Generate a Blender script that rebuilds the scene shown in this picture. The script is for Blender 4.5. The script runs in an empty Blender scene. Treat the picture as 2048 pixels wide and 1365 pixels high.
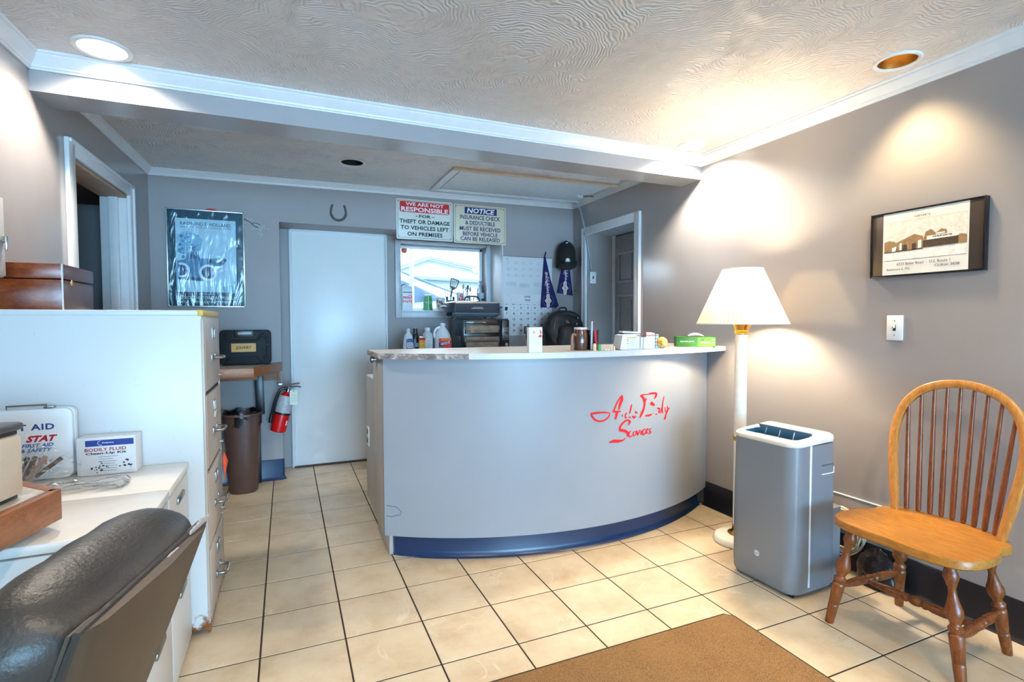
import bpy, bmesh, math, random
from mathutils import Vector, Matrix
random.seed(7)
PI = math.pi
S = bpy.context.scene
COL = S.collection

def lin(c):
    c = c / 255.0
    return c / 12.92 if c <= 0.04045 else ((c + 0.055) / 1.055) ** 2.4
def rgb(r, g, b): return (lin(r), lin(g), lin(b), 1.0)

# ------------------------------------------------------------------ camera, world, lights, exposure
cam_d = bpy.data.cameras.new('camera'); cam = bpy.data.objects.new('camera', cam_d); COL.objects.link(cam)
cam_d.sensor_width = 36; cam_d.lens = 18.457; cam_d.clip_start = 0.02
CAM_H = 1.275
yaw, pit, rol = math.radians(23.25), math.radians(-2.2), math.radians(-0.15)
fw = Vector((math.sin(yaw) * math.cos(pit), math.cos(yaw) * math.cos(pit), math.sin(pit)))
rt = Vector((math.cos(yaw), -math.sin(yaw), 0)); up = rt.cross(fw)
r2 = rt * math.cos(rol) + up * math.sin(rol); u2 = -rt * math.sin(rol) + up * math.cos(rol)
m = Matrix((r2, u2, -fw)).transposed().to_4x4(); m.translation = (0, 0, CAM_H)
cam.matrix_world = m
S.camera = cam

S.view_settings.view_transform = 'Standard'; S.view_settings.look = 'None'
S.view_settings.gamma = 1; S.view_settings.use_curve_mapping = False
S.view_settings.exposure = 0.15
S.cycles.max_bounces = 10; S.cycles.diffuse_bounces = 6; S.cycles.glossy_bounces = 4
S.cycles.transparent_max_bounces = 16; S.cycles.sample_clamp_indirect = 6.0
S.cycles.use_denoising = True
S.cycles.caustics_reflective = False; S.cycles.caustics_refractive = False

w = bpy.data.worlds.new('world'); S.world = w; w.use_nodes = True
nt = w.node_tree; bg = nt.nodes['Background']
tc = nt.nodes.new('ShaderNodeTexCoord'); sx = nt.nodes.new('ShaderNodeSeparateXYZ'); cr = nt.nodes.new('ShaderNodeValToRGB')
nt.links.new(tc.outputs['Generated'], sx.inputs[0]); nt.links.new(sx.outputs['Z'], cr.inputs[0]); nt.links.new(cr.outputs[0], bg.inputs[0])
cr.color_ramp.elements[0].position = 0.0; cr.color_ramp.elements[0].color = (0.35, 0.69, 1.0, 1)
cr.color_ramp.elements[1].position = 0.8; cr.color_ramp.elements[1].color = (0.30, 0.60, 1.0, 1)
SKY = 37.0
bg.inputs[1].default_value = SKY

def light(name, kind, loc, energy, color, rot=(0, 0, 0), **kw):
    d = bpy.data.lights.new(name, kind); d.energy = energy; d.color = color
    for k, v in kw.items():
        if k == 'portal': d.cycles.is_portal = v
        else: setattr(d, k, v)
    o = bpy.data.objects.new(name, d); COL.objects.link(o); o.location = loc; o.rotation_euler = rot
    return o
# daylight comes in through the shop window behind the camera; a garage lamp lights the back window
light('front_window_portal', 'AREA', (0.75, -5.93, 1.35), 1, (1, 1, 1), (PI / 2, 0, 0), shape='RECTANGLE', size=3.3, size_y=2.0, portal=True)

# ------------------------------------------------------------------ materials
MATS = {}
class NB:
    def __init__(s, name):
        s.m = bpy.data.materials.new(name); s.m.use_nodes = True
        s.t = s.m.node_tree; s.p = s.t.nodes['Principled BSDF']; s.out = s.t.nodes['Material Output']
    def n(s, kind, **kw):
        x = s.t.nodes.new('ShaderNode' + kind)
        for k, v in kw.items(): setattr(x, k, v)
        return x
    def l(s, a, b): s.t.links.new(a, b)
    def coord(s, scale=(1, 1, 1), kind='Object'):
        a = s.n('TexCoord'); b = s.n('Mapping'); b.inputs['Scale'].default_value = scale
        s.l(a.outputs[kind], b.inputs[0]); return b.outputs[0]
    def noise(s, vec, scale, detail=4, rough=.55, dist=0):
        x = s.n('TexNoise'); x.inputs['Scale'].default_value = scale; x.inputs['Detail'].default_value = detail
        x.inputs['Roughness'].default_value = rough; x.inputs['Distortion'].default_value = dist
        s.l(vec, x.inputs['Vector']); return x.outputs['Fac']
    def ramp(s, fac, stops):
        x = s.n('ValToRGB'); e = x.color_ramp.elements
        while len(e) < len(stops): e.new(0.5)
        for i, (p, c) in enumerate(stops): e[i].position = p; e[i].color = c
        s.l(fac, x.inputs[0]); return x.outputs[0]
    def mix(s, fac, a, b):
        x = s.n('MixRGB')
        for i, v in ((0, fac), (1, a), (2, b)):
            if hasattr(v, 'node'): s.l(v, x.inputs[i])
            else: x.inputs[i].default_value = v
        return x.outputs[0]
    def bump(s, h, strength, dist=.01):
        b = s.n('Bump'); b.inputs['Strength'].default_value = strength; b.inputs['Distance'].default_value = dist
        s.l(h, b.inputs['Height']); s.l(b.outputs[0], s.p.inputs['Normal'])

def mat(name, c, rough=.5, metal=0, var=.06, scale=18, bump=0, bscale=120, bdist=.002, alpha=None, emis=None, spec=None, coat=0):
    """procedural paint/plastic/metal: base colour with a little noise variation and fine relief"""
    if name in MATS: return MATS[name]
    b = NB(name); b.p.inputs['Roughness'].default_value = rough; b.p.inputs['Metallic'].default_value = metal
    v = b.coord(); f = b.noise(v, scale)
    c0 = tuple(x * (1 - var) for x in c[:3]) + (1,); c1 = tuple(min(1, x * (1 + var)) for x in c[:3]) + (1,)
    b.l(b.ramp(f, [(.3, c0), (.7, c1)]), b.p.inputs['Base Color'])
    if bump: b.bump(b.noise(v, bscale, 3), bump, bdist)
    if spec is not None: b.p.inputs['Specular IOR Level'].default_value = spec
    if coat: b.p.inputs['Coat Weight'].default_value = coat
    if emis: b.p.inputs['Emission Color'].default_value = emis[0]; b.p.inputs['Emission Strength'].default_value = emis[1]
    MATS[name] = b.m; return b.m

def wood(name, c0, c1, scale=(2, 14, 14), rough=.35, grain=4.0):
    if name in MATS: return MATS[name]
    b = NB(name); b.p.inputs['Roughness'].default_value = rough
    v = b.coord(scale); f = b.noise(v, grain, 6, .65, 1.2); g = b.noise(b.coord(tuple(x * 6 for x in scale)), grain * 2, 3)
    k = b.ramp(f, [(.28, c0), (.5, tuple((p + q) / 2 for p, q in zip(c0, c1))), (.72, c1)])
    k = b.mix(.22, k, b.ramp(g, [(.35, tuple(x * .45 for x in c0[:3]) + (1,)), (.65, c1)]))
    b.l(k, b.p.inputs['Base Color']); b.bump(g, .12, .002); MATS[name] = b.m; return b.m

def see_through(name, tint, gloss, rough=.03, bump=0, bscale=8, emis=0):
    """thin clear plastic or glass: mostly transparent, glossy by facing angle"""
    if name in MATS: return MATS[name]
    b = NB(name); t = b.n('BsdfTransparent'); t.inputs[0].default_value = tint
    g = b.n('BsdfGlossy'); g.inputs['Roughness'].default_value = rough
    fr = b.n('LayerWeight'); fr.inputs[0].default_value = gloss
    if bump:
        v = b.coord(); bn = b.n('Bump'); bn.inputs['Strength'].default_value = bump; bn.inputs['Distance'].default_value = .03
        b.l(b.noise(v, bscale, 3, .5, 1.5), bn.inputs['Height']); b.l(bn.outputs[0], g.inputs['Normal']); b.l(bn.outputs[0], fr.inputs['Normal'])
    mx = b.n('MixShader'); b.l(fr.outputs['Fresnel'], mx.inputs[0]); b.l(t.outputs[0], mx.inputs[1]); b.l(g.outputs[0], mx.inputs[2])
    b.l(mx.outputs[0], b.out.inputs[0]); MATS[name] = b.m; return b.m

def paint_wall(name, c, rough=.2):
    b = NB(name); b.p.inputs['Roughness'].default_value = rough
    if rough < .2: b.p.inputs['Specular IOR Level'].default_value = .8
    v = b.coord(); f = b.noise(v, 1.6, 5); g = b.noise(v, 45, 4)
    b.l(b.ramp(f, [(.3, tuple(x * .94 for x in c[:3]) + (1,)), (.7, tuple(x * 1.05 for x in c[:3]) + (1,))]), b.p.inputs['Base Color'])
    b.bump(b.mix(.5, b.noise(v, 6, 3), g), .10, .004); MATS[name] = b.m; return b.m

WALL = paint_wall('wall_paint', rgb(153, 148, 149), .14); WALLB = paint_wall('back_wall_paint', rgb(153, 150, 152), .5)
def ceiling_mat():
    b = NB('swirl_plaster'); b.p.inputs['Roughness'].default_value = .26
    v = b.coord()
    p = b.coord((2.5, 2.5, 0))
    wob = b.n('TexNoise'); wob.inputs['Scale'].default_value = 3; b.l(p, wob.inputs['Vector'])
    ad = b.n('MixRGB', blend_type='ADD'); ad.inputs[0].default_value = .25; b.l(p, ad.inputs[1]); b.l(wob.outputs['Color'], ad.inputs[2])
    vo = b.n('TexVoronoi'); vo.inputs['Scale'].default_value = 1.0; b.l(ad.outputs[0], vo.inputs['Vector'])
    wn = b.n('TexWhiteNoise'); b.l(vo.outputs['Position'], wn.inputs['Vector'])
    of = b.n('VectorMath', operation='SUBTRACT'); b.l(wn.outputs['Color'], of.inputs[0]); of.inputs[1].default_value = (.5, .5, .5)
    o2 = b.n('VectorMath', operation='MULTIPLY'); b.l(of.outputs[0], o2.inputs[0]); o2.inputs[1].default_value = (1.7, 1.7, 0)
    ctr = b.n('VectorMath', operation='ADD'); b.l(vo.outputs['Position'], ctr.inputs[0]); b.l(o2.outputs[0], ctr.inputs[1])
    dd = b.n('VectorMath', operation='DISTANCE'); b.l(ad.outputs[0], dd.inputs[0]); b.l(ctr.outputs[0], dd.inputs[1])
    mu = b.n('Math', operation='MULTIPLY'); mu.inputs[1].default_value = 175; b.l(dd.outputs['Value'], mu.inputs[0])
    nz = b.noise(v, 9, 3); m2 = b.n('Math', operation='MULTIPLY_ADD'); m2.inputs[1].default_value = 14; b.l(nz, m2.inputs[0]); b.l(mu.outputs[0], m2.inputs[2])
    si = b.n('Math', operation='SINE'); b.l(m2.outputs[0], si.inputs[0])
    big = b.noise(v, 2.2, 4); k = b.n('Math', operation='MULTIPLY'); b.l(si.outputs[0], k.inputs[0])
    brk = b.ramp(b.noise(v, 13, 5, .75), [(.42, (0, 0, 0, 1)), (.60, (1, 1, 1, 1))]); gate = b.mix(.82, b.ramp(big, [(.36, (.1, .1, .1, 1)), (.6, (1, 1, 1, 1))]), brk)
    b.l(gate, k.inputs[1])
    k2 = b.n('Math', operation='MULTIPLY_ADD'); k2.inputs[1].default_value = .6; b.l(b.noise(v, 26, 5, .7), k2.inputs[0]); b.l(k.outputs[0], k2.inputs[2])
    b.bump(k2.outputs[0], .62, .004)
    b.l(b.ramp(big, [(.3, rgb(222, 214, 210)), (.7, rgb(230, 223, 219))]), b.p.inputs['Base Color'])
    return b.m
CEIL = ceiling_mat()
def tile_mat():
    b = NB('marbled_tile'); b.p.inputs['Roughness'].default_value = .3
    oi = b.n('ObjectInfo'); v = b.coord((1, 1, 1)); ad = b.n('VectorMath', operation='ADD'); sc = b.n('VectorMath', operation='SCALE'); sc.inputs['Scale'].default_value = 37
    cmb = b.n('CombineXYZ'); b.l(oi.outputs['Random'], cmb.inputs[0]); b.l(oi.outputs['Random'], cmb.inputs[1]); b.l(cmb.outputs[0], sc.inputs[0])
    b.l(v, ad.inputs[0]); b.l(sc.outputs[0], ad.inputs[1]); vv = ad.outputs[0]
    f = b.noise(vv, 5, 6, .62); base = b.ramp(f, [(.28, rgb(192, 168, 136)), (.5, rgb(212, 192, 162)), (.75, rgb(222, 206, 180))])
    n2 = b.noise(vv, 4.2, 3, .5, 1.0); vein = b.ramp(n2, [(.485, (0, 0, 0, 1)), (.5, (1, 1, 1, 1)), (.515, (0, 0, 0, 1))])
    msk = b.ramp(b.noise(vv, 3, 2), [(.5, (0, 0, 0, 1)), (.6, (.55, .55, .55, 1))]); vm = b.n('MixRGB', blend_type='MULTIPLY'); vm.inputs[0].default_value = 1
    b.l(vein, vm.inputs[1]); b.l(msk, vm.inputs[2])
    base = b.mix(vm.outputs[0], base, rgb(232, 222, 204))
    sp = b.noise(vv, 70, 2); base = b.mix(b.ramp(sp, [(.72, (0, 0, 0, 1)), (.8, (.5, .5, .5, 1))]), base, rgb(120, 95, 70))
    b.l(base, b.p.inputs['Base Color']); b.bump(b.noise(vv, 9, 4), .12, .004); return b.m
TILE = tile_mat()
GROUT = mat('dark_grout', rgb(48, 36, 28), .8)
TRIM = mat('white_trim_paint', rgb(226, 228, 232), .3, var=.03)
DOORW = mat('white_door_paint', rgb(244, 246, 248), .32, var=.02, scale=3, bump=.08, bscale=6)
DOORG = mat('gray_door_paint', rgb(150, 148, 150), .35)
WHITE = mat('white_enamel', rgb(232, 234, 236), .3, var=.02)
BLACK = mat('black_plastic', rgb(20, 21, 24), .35)
DARK = mat('charcoal_plastic', rgb(52, 58, 66), .4)
CHROME = mat('chrome', rgb(200, 202, 205), .15, 1)
STEEL = mat('dull_steel', rgb(150, 148, 145), .35, 1)
BRASS = mat('brass', rgb(214, 160, 70), .22, 1)
RED = mat('red_paint', rgb(196, 16, 22), .3)
INKK = mat('black_ink', rgb(18, 18, 22), .6)
INKW = mat('white_ink', rgb(240, 240, 240), .6)
INKR = mat('red_ink', rgb(205, 20, 30), .6)
INKB = mat('blue_ink', rgb(24, 62, 140), .6)
INKN = mat('navy_ink', rgb(30, 26, 92), .6)
PAPER = mat('white_paper', rgb(236, 236, 236), .7, var=.02)
CREAMP = mat('cream_plastic', rgb(226, 216, 198), .4)
GLASS = see_through('window_glass', (.97, .99, 1, 1), .25)
CLEAR = see_through('clear_plastic', (.92, .94, .96, 1), .38, .16, .4, 30)
JARG = see_through('clear_glass', (.92, .95, .96, 1), .4, .03)
AMBER = see_through('brown_glass', (.42, .22, .14, 1), .5, .05)

# ------------------------------------------------------------------ mesh builder
class MB:
    def __init__(s): s.b = bmesh.new()
    def add(s, verts, faces, M=None):
        vs = [s.b.verts.new((M @ Vector(v)) if M else v) for v in verts]
        for f in faces:
            try: s.b.faces.new([vs[i] for i in f])
            except ValueError: pass
        return s
    def box(s, c, d, bev=0, rot=None, seg=2):
        t = bmesh.new(); bmesh.ops.create_cube(t, size=1); bmesh.ops.scale(t, vec=d, verts=t.verts)
        if bev: bmesh.ops.bevel(t, geom=t.edges[:], offset=bev, segments=seg, affect='EDGES', profile=.5)
        M = Matrix.Translation(c)
        if rot: M = M @ rot.to_4x4() if hasattr(rot, 'to_4x4') else M
        return s.merge(t, M)
    def merge(s, t, M=None):
        if M: bmesh.ops.transform(t, matrix=M, verts=t.verts)
        me = bpy.data.meshes.new('tmp'); t.to_mesh(me); t.free(); s.b.from_mesh(me); bpy.data.meshes.remove(me); return s
    def rings(s, rings, cap0=True, cap1=True, closed=True, loop=False):
        R = [[s.b.verts.new(p) for p in r] for r in rings]; n = len(R[0])
        rr = list(zip(R, R[1:])) + ([(R[-1], R[0])] if loop else [])
        for a, b in rr:
            for i in range(n if closed else n - 1):
                j = (i + 1) % n
                try: s.b.faces.new((a[i], a[j], b[j], b[i]))
                except ValueError: pass
        if cap0 and not loop: s.b.faces.new(R[0][::-1])
        if cap1 and not loop: s.b.faces.new(R[-1])
        return s
    def lathe(s, prof, c=(0, 0, 0), n=24, M=None, cap=True, sx=1, sy=1):
        rings = []
        for r, z in prof:
            rings.append([Vector((c[0] + r * sx * math.cos(2 * PI * i / n), c[1] + r * sy * math.sin(2 * PI * i / n), c[2] + z)) for i in range(n)])
        if M: rings = [[M @ p for p in r] for r in rings]
        return s.rings(rings, cap, cap)
    def turn(s, p0, p1, prof, n=14):
        """solid of revolution along p0->p1; prof = [(t, radius)]"""
        p0, p1 = Vector(p0), Vector(p1); d = (p1 - p0); q = d.to_track_quat('Z', 'Y'); L = d.length
        M = Matrix.Translation(p0) @ q.to_matrix().to_4x4()
        return s.lathe([(r, t * L) for t, r in prof], n=n, M=M)
    def cyl(s, p0, p1, r0, r1=None, n=16): return s.turn(p0, p1, [(0, r0), (1, r0 if r1 is None else r1)], n)
    def tube(s, pts, r, n=8, smooth=0, closed=False):
        pts = [Vector(p) for p in pts]
        if smooth: pts = spline(pts, smooth, closed)
        rs = r if isinstance(r, (list, tuple)) else None
        rings = []; prev = None; N = len(pts)
        for i, p in enumerate(pts):
            a = pts[(i - 1) % N] if (i > 0 or closed) else p; b = pts[(i + 1) % N] if (i < N - 1 or closed) else p
            t = (b - a).normalized()
            if prev is None: x = t.orthogonal().normalized()
            else: x = (prev - t * prev.dot(t)).normalized()
            prev = x; y = t.cross(x)
            rad = r if rs is None else rs[0] + (rs[-1] - rs[0]) * i / (N - 1) if len(rs) == 2 else rs[i]
            rings.append([p + (x * math.cos(2 * PI * k / n) + y * math.sin(2 * PI * k / n)) * rad for k in range(n)])
        return s.rings(rings, loop=closed)
    def prism(s, poly, z0, z1, M=None, bev=0):
        t = bmesh.new(); n = len(poly)
        a = [t.verts.new((x, y, z0)) for x, y in poly]; b = [t.verts.new((x, y, z1)) for x, y in poly]
        t.faces.new(a[::-1]); t.faces.new(b)
        for i in range(n): t.faces.new((a[i], a[(i + 1) % n], b[(i + 1) % n], b[i]))
        bmesh.ops.recalc_face_normals(t, faces=t.faces)
        if bev: bmesh.ops.bevel(t, geom=t.edges[:], offset=bev, segments=2, affect='EDGES', profile=.5)
        return s.merge(t, M)
    def face(s, pts): s.b.faces.new([s.b.verts.new(p) for p in pts]); return s
    def sphere(s, c, r, sc=(1, 1, 1), n=16):
        t = bmesh.new(); bmesh.ops.create_uvsphere(t, u_segments=n, v_segments=max(6, n // 2), radius=r)
        return s.merge(t, Matrix.Translation(c) @ Matrix.Diagonal((*sc, 1)))
    def quad_front(s, x0, x1, z0, z1, y, rnd=0):
        """flat print facing local -y"""
        if not rnd: return s.face([(x0, y, z0), (x1, y, z0), (x1, y, z1), (x0, y, z1)])
        return s.face([(x, y, z) for x, z in rrect((x0 + x1) / 2, (z0 + z1) / 2, x1 - x0, z1 - z0, rnd)])
    def text(s, txt, cx, cz, y, w=None, h=None, bold=0, shear=0, mirror=False, rot=0, sp=1.0):
        """lettering as flat faces facing local -y, fitted to a width and/or height, centred at (cx, cz)"""
        c = bpy.data.curves.new('t', 'FONT'); c.body = txt; c.align_x = 'LEFT'; c.offset = bold; c.shear = shear; c.space_character = sp; c.resolution_u = 2
        o = bpy.data.objects.new('t', c); me = bpy.data.meshes.new_from_object(o)
        vs = [v.co.copy() for v in me.vertices]; fs = [tuple(p.vertices) for p in me.polygons]
        bpy.data.meshes.remove(me); bpy.data.objects.remove(o); bpy.data.curves.remove(c)
        if not vs: return s
        x0, x1 = min(v.x for v in vs), max(v.x for v in vs); y0, y1 = min(v.y for v in vs), max(v.y for v in vs)
        kx = w / (x1 - x0) if w else None; ky = h / (y1 - y0) if h else None
        kx = kx or ky; ky = ky or kx
        cr_, sr_ = math.cos(rot), math.sin(rot); out = []
        for v in vs:
            a = (v.x - (x0 + x1) / 2) * kx * (-1 if mirror else 1); b = (v.y - (y0 + y1) / 2) * ky
            out.append((cx + a * cr_ - b * sr_, y, cz + a * sr_ + b * cr_))
        return s.add(out, fs)
    def build(s, name, m, parent=None, loc=None, smooth=35, rot=None, recalc=True, weld=False):
        if weld: bmesh.ops.remove_doubles(s.b, verts=s.b.verts, dist=1e-5)
        if recalc: bmesh.ops.recalc_face_normals(s.b, faces=s.b.faces)
        me = bpy.data.meshes.new(name); s.b.to_mesh(me); s.b.free()
        me.materials.append(m)
        if smooth:
            me.polygons.foreach_set('use_smooth', [True] * len(me.polygons)); me.set_sharp_from_angle(angle=math.radians(smooth))
        o = bpy.data.objects.new(name, me); COL.objects.link(o)
        if parent: o.parent = parent
        if loc: o.location = loc
        if rot: o.rotation_euler = rot
        return o

def build_each(k, name, m, parent, **kw):
    """link every connected piece of a builder as an object of its own"""
    b = k.b; b.verts.index_update(); seen = set(); out = []
    for v in list(b.verts):
        if v in seen: continue
        st = [v]; comp = set()
        while st:
            q = st.pop()
            if q in comp: continue
            comp.add(q); st += [e.other_vert(q) for e in q.link_edges]
        seen |= comp; ix = {q: i for i, q in enumerate(comp)}; p = MB()
        p.add([q.co.copy() for q in comp], [[ix[q] for q in f.verts] for f in b.faces if f.verts[0] in comp]); out.append(p)
    b.free()
    return [p.build(name, m, parent, **kw) for p in out]
def rrect(cx, cy, w, h, r, n=5):
    pts = []
    for qx, qy, a0 in ((1, 1, 0), (-1, 1, PI / 2), (-1, -1, PI), (1, -1, 3 * PI / 2)):
        for i in range(n + 1):
            a = a0 + PI / 2 * i / n
            pts.append((cx + qx * (w / 2 - r) + r * math.cos(a), cy + qy * (h / 2 - r) + r * math.sin(a)))
    return pts
def spline(pts, k, closed=False):
    out = []; N = len(pts); rng = range(N) if closed else range(N - 1)
    g = (lambda i: pts[i % N]) if closed else (lambda i: pts[max(0, min(N - 1, i))])
    for i in rng:
        a, b, c, d = g(i - 1), g(i), g(i + 1), g(i + 2)
        for j in range(k):
            t = j / k
            out.append(.5 * ((2 * b) + (c - a) * t + (2 * a - 5 * b + 4 * c - d) * t * t + (3 * b - a - 3 * c + d) * t ** 3))
    if not closed: out.append(pts[-1])
    return out
def rotx(a): return Matrix.Rotation(a, 3, 'X')
def roty(a): return Matrix.Rotation(a, 3, 'Y')
def rotz(a): return Matrix.Rotation(a, 3, 'Z')

def tag(o, label, cat, group=None, kind=None):
    o['label'] = label; o['category'] = cat
    if group: o['group'] = group
    if kind: o['kind'] = kind
    return o
def thing(name, label, cat, loc=(0, 0, 0), rz=0, group=None):
    o = bpy.data.objects.new(name, None); COL.objects.link(o); o.location = loc; o.rotation_euler = (0, 0, rz)
    o.empty_display_size = .05
    return tag(o, label, cat, group)
def struct(o, label=None):
    o['kind'] = 'structure'
    if label: o['label'] = label
    return o
RW = -PI / 2      # things on the right wall: local x runs towards the camera, local -y into the room
# ================================================================== the room
ZC = 2.40
def zr(x): return 2.398 + .036 * (x + .9) / 3.5   # the rear ceiling rises a little to the right
XR = 2.645
def xl(y): return -1.064 + 0.0337 * y
YF = -6.0

# floor: grout bed with separate tiles
g = MB().box(((-1.1 + 2.7) / 2 - .0, (YF + 5.0) / 2, -.0563), (3.9, 5.0 - YF + .3, .11)).build('floor', GROUT)
struct(g, 'cream marbled square tile floor with dark grout lines')
TX, TY, tx0, ty0 = .31094, .30886, -.11345, 2.46986
GAP = .0055
cache = {}
def tile(x0, x1, y0, y1):
    w_, h_ = round(x1 - x0, 3), round(y1 - y0, 3)
    if w_ < .012 or h_ < .012: return
    if (w_, h_) not in cache:
        t = MB().box((0, 0, -.006), (w_, h_, .012), .0016, seg=1).build('floor_tile', TILE, g)
        cache[(w_, h_)] = t.data; t.location = ((x0 + x1) / 2, (y0 + y1) / 2, 0); return
    t = bpy.data.objects.new('floor_tile', cache[(w_, h_)]); COL.objects.link(t); t.parent = g; t.location = ((x0 + x1) / 2, (y0 + y1) / 2, 0)
for i in range(-3, 10):
    for j in range(-9, 9):
        a, b = tx0 + i * TX, tx0 + (i + 1) * TX; c, d = ty0 + j * TY, ty0 + (j + 1) * TY
        a = max(a, xl(c) + .004); b = min(b, XR - .004)
        d = min(d, 4.936)
        if c > 4.58 and not (b > -.03 and a < 1.88): continue
        if c + .2 > 4.6: a = max(a, -.038); b = min(b, 1.88)
        if b - a < .02: continue
        random.seed(i * 31 + j)
        tile(a + GAP / 2, b - GAP / 2, c + GAP / 2, d - GAP / 2)
struct(MB().box((.75, -3.18, -.003), (3.75, 5.6, .006)).build('floor', TILE), 'cream floor continuing toward the shop front')

# right wall with the door niche
def slab(*boxes):
    k = MB()
    for x0, x1, y0, y1, z0, z1 in boxes: k.box(((x0 + x1) / 2, (y0 + y1) / 2, (z0 + z1) / 2), (x1 - x0, y1 - y0, z1 - z0))
    return k
struct(slab((XR, 3.1, YF - .2, 3.58, 0, 2.6), (XR, 3.1, 4.33, 5.3, 0, 2.6), (XR, 3.1, 3.58, 4.33, 2.095, 2.6), (2.985, 3.1, 3.58, 4.33, 0, 2.095)).build('wall_right', WALL), 'gray painted right wall')
# back wall: pillars, header, recessed bay with window hole
struct(slab((-1.4, -.04, 4.6, 5.14, 0, 2.6), (1.89, 2.66, 4.6, 5.14, 0, 2.6), (-.04, 1.89, 4.6, 5.14, 2.068, 2.6),
            (-.04, .985, 4.94, 5.14, 0, 2.068), (1.84, 1.89, 4.94, 5.14, 0, 2.068), (.985, 1.84, 4.94, 5.14, 0, 1.375), (.985, 1.84, 4.94, 5.14, 2.0, 2.068)).build('wall_back', WALLB), 'blue gray back wall with recessed bay')
# left wall, slightly skewed, with a doorway
def lslab(k, y0, y1, z0, z1, th=.13):
    return k.prism([(xl(y0), y0), (xl(y1), y1), (xl(y1) - th, y1), (xl(y0) - th, y0)], z0, z1)
k = MB(); lslab(k, YF - .2, 3.24, 0, 2.6); lslab(k, 4.10, 4.7, 0, 2.6); lslab(k, 3.24, 4.10, 2.085, 2.6)
struct(k.build('wall_left', WALL), 'gray left wall with cream light on it')
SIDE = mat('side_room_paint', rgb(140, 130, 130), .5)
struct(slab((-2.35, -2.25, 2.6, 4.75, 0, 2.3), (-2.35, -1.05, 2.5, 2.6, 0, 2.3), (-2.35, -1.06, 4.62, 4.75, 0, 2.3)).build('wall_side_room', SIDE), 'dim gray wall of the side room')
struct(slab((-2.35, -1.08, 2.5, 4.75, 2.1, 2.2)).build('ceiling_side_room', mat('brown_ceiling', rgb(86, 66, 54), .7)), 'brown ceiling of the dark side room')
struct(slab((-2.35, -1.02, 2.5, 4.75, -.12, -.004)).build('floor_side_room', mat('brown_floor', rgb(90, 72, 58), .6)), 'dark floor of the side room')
# front wall behind the camera: shop window
struct(slab((-1.5, -.9, YF - .15, YF, 0, 2.6), (2.4, 3.1, YF - .15, YF, 0, 2.6), (-.9, 2.4, YF - .15, YF, 0, .35), (-.9, 2.4, YF - .15, YF, 2.36, 2.6)).build('wall_front', WALL), 'front wall with shop window behind the camera')
k = MB()
for x in (-.88, .2, 1.3, 2.38): k.box((x, YF - .07, 1.355), (.05, .07, 2.01))
for z in (.37, 2.34): k.box((.75, YF - .07, z), (3.3, .07, .05))
struct(k.build('window_2', TRIM), 'white shop window frame')
# ceiling + beam
k = MB(); k.box((.9, 0, ZC + .06), (4.8, 8.0, .12)); struct(k.build('ceiling', CEIL), 'swirled plaster ceiling')
BM = paint_wall('beam_paint', rgb(158, 158, 162), .22)
struct(slab((-1.05, XR, 2.843, 3.045, 2.243, ZC)).build('ceiling_beam', BM), 'gray dropped beam crossing the ceiling')

# crown moulding
CP = [(0, -.098), (.010, -.098), (.014, -.088), (.020, -.084), (.022, -.074), (.034, -.058), (.050, -.036), (.056, -.026), (.056, -.016), (.064, -.014), (.068, -.008), (.068, 0), (0, 0)]
def crown(name, p0, p1, inward, label, sc, rear=False):
    z0, z1 = (zr(p0[0]), zr(p1[0])) if rear else (ZC, ZC)
    p0, p1, q = Vector((*p0, z0)), Vector((*p1, z1)), Vector((*inward, 0))
    k = MB(); k.rings([[p + q * a * sc + Vector((0, 0, b * sc + (.004 if b == 0 else 0))) for a, b in CP] for p in (p0, p1)])
    return struct(k.build(name, TRIM, smooth=25), label)
crown('trim_1', (xl(YF), YF), (xl(2.843), 2.843), (1, 0), 'white crown moulding along the left wall', .72)
crown('trim_2', (-.98, 2.843), (XR, 2.843), (0, -1), 'white crown moulding along the front of the beam', .72)
crown('trim_3', (XR, 2.843), (XR, YF), (-1, 0), 'white crown moulding along the right wall', .72)
crown('trim_4', (xl(3.045), 3.045), (xl(4.6), 4.6), (1, 0), 'white crown moulding above the dark doorway', .52, True)
crown('trim_5', (-.92, 4.6), (XR, 4.6), (0, -1), 'white crown moulding above the back wall', .52, True)
crown('trim_6', (XR, 3.045), (XR, 4.6), (-1, 0), 'white crown moulding above the niche door', .52, True)

# baseboards
BBK = mat('black_cove_base', rgb(22, 21, 27), .3, bump=.15, bscale=25)
NAVY = mat('navy_cove_base', rgb(20, 48, 84), .28, bump=.1, bscale=20)
def cove(name, pts, h, m, label):
    """vinyl cove base swept along plan points, room side to the right of travel"""
    P = [Vector((x, y, 0)) for x, y in pts]; rings = []
    for i, p in enumerate(P):
        t = (P[min(i + 1, len(P) - 1)] - P[max(i - 1, 0)]).normalized(); n = Vector((t.y, -t.x, 0))
        rings.append([p + n * a + Vector((0, 0, b)) for a, b in ((-.004, .001), (-.004, h), (.004, h), (.008, h - .006), (.008, .028), (.013, .012), (.022, .003), (.024, .001))])
    return struct(MB().rings(rings).build(name, m, smooth=40), label)
cove('baseboard_right', [(XR, 2.78), (XR, YF)], .165, BBK, 'black cove baseboard along the right wall')
cove('baseboard_back', [(-.905, 4.6), (-.045, 4.6), (-.041, 4.602), (-.040, 4.606), (-.040, 4.63)], .165, NAVY, 'navy cove baseboard on the back pillar')
struct(MB().box((XR - .004, 1.85, .267), (.008, .62, .2), .002).build('trim_7', mat('patch_strip', rgb(146, 138, 130), .45, var=.12, scale=9, bump=.3, bscale=60), None), 'gray patch strip on the wall above the black baseboard')
struct(MB().box((XR - .006, 1.85, .369), (.012, .62, .006), .001).build('trim_8', TRIM, None), 'thin pale edge on top of the gray patch strip')

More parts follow.
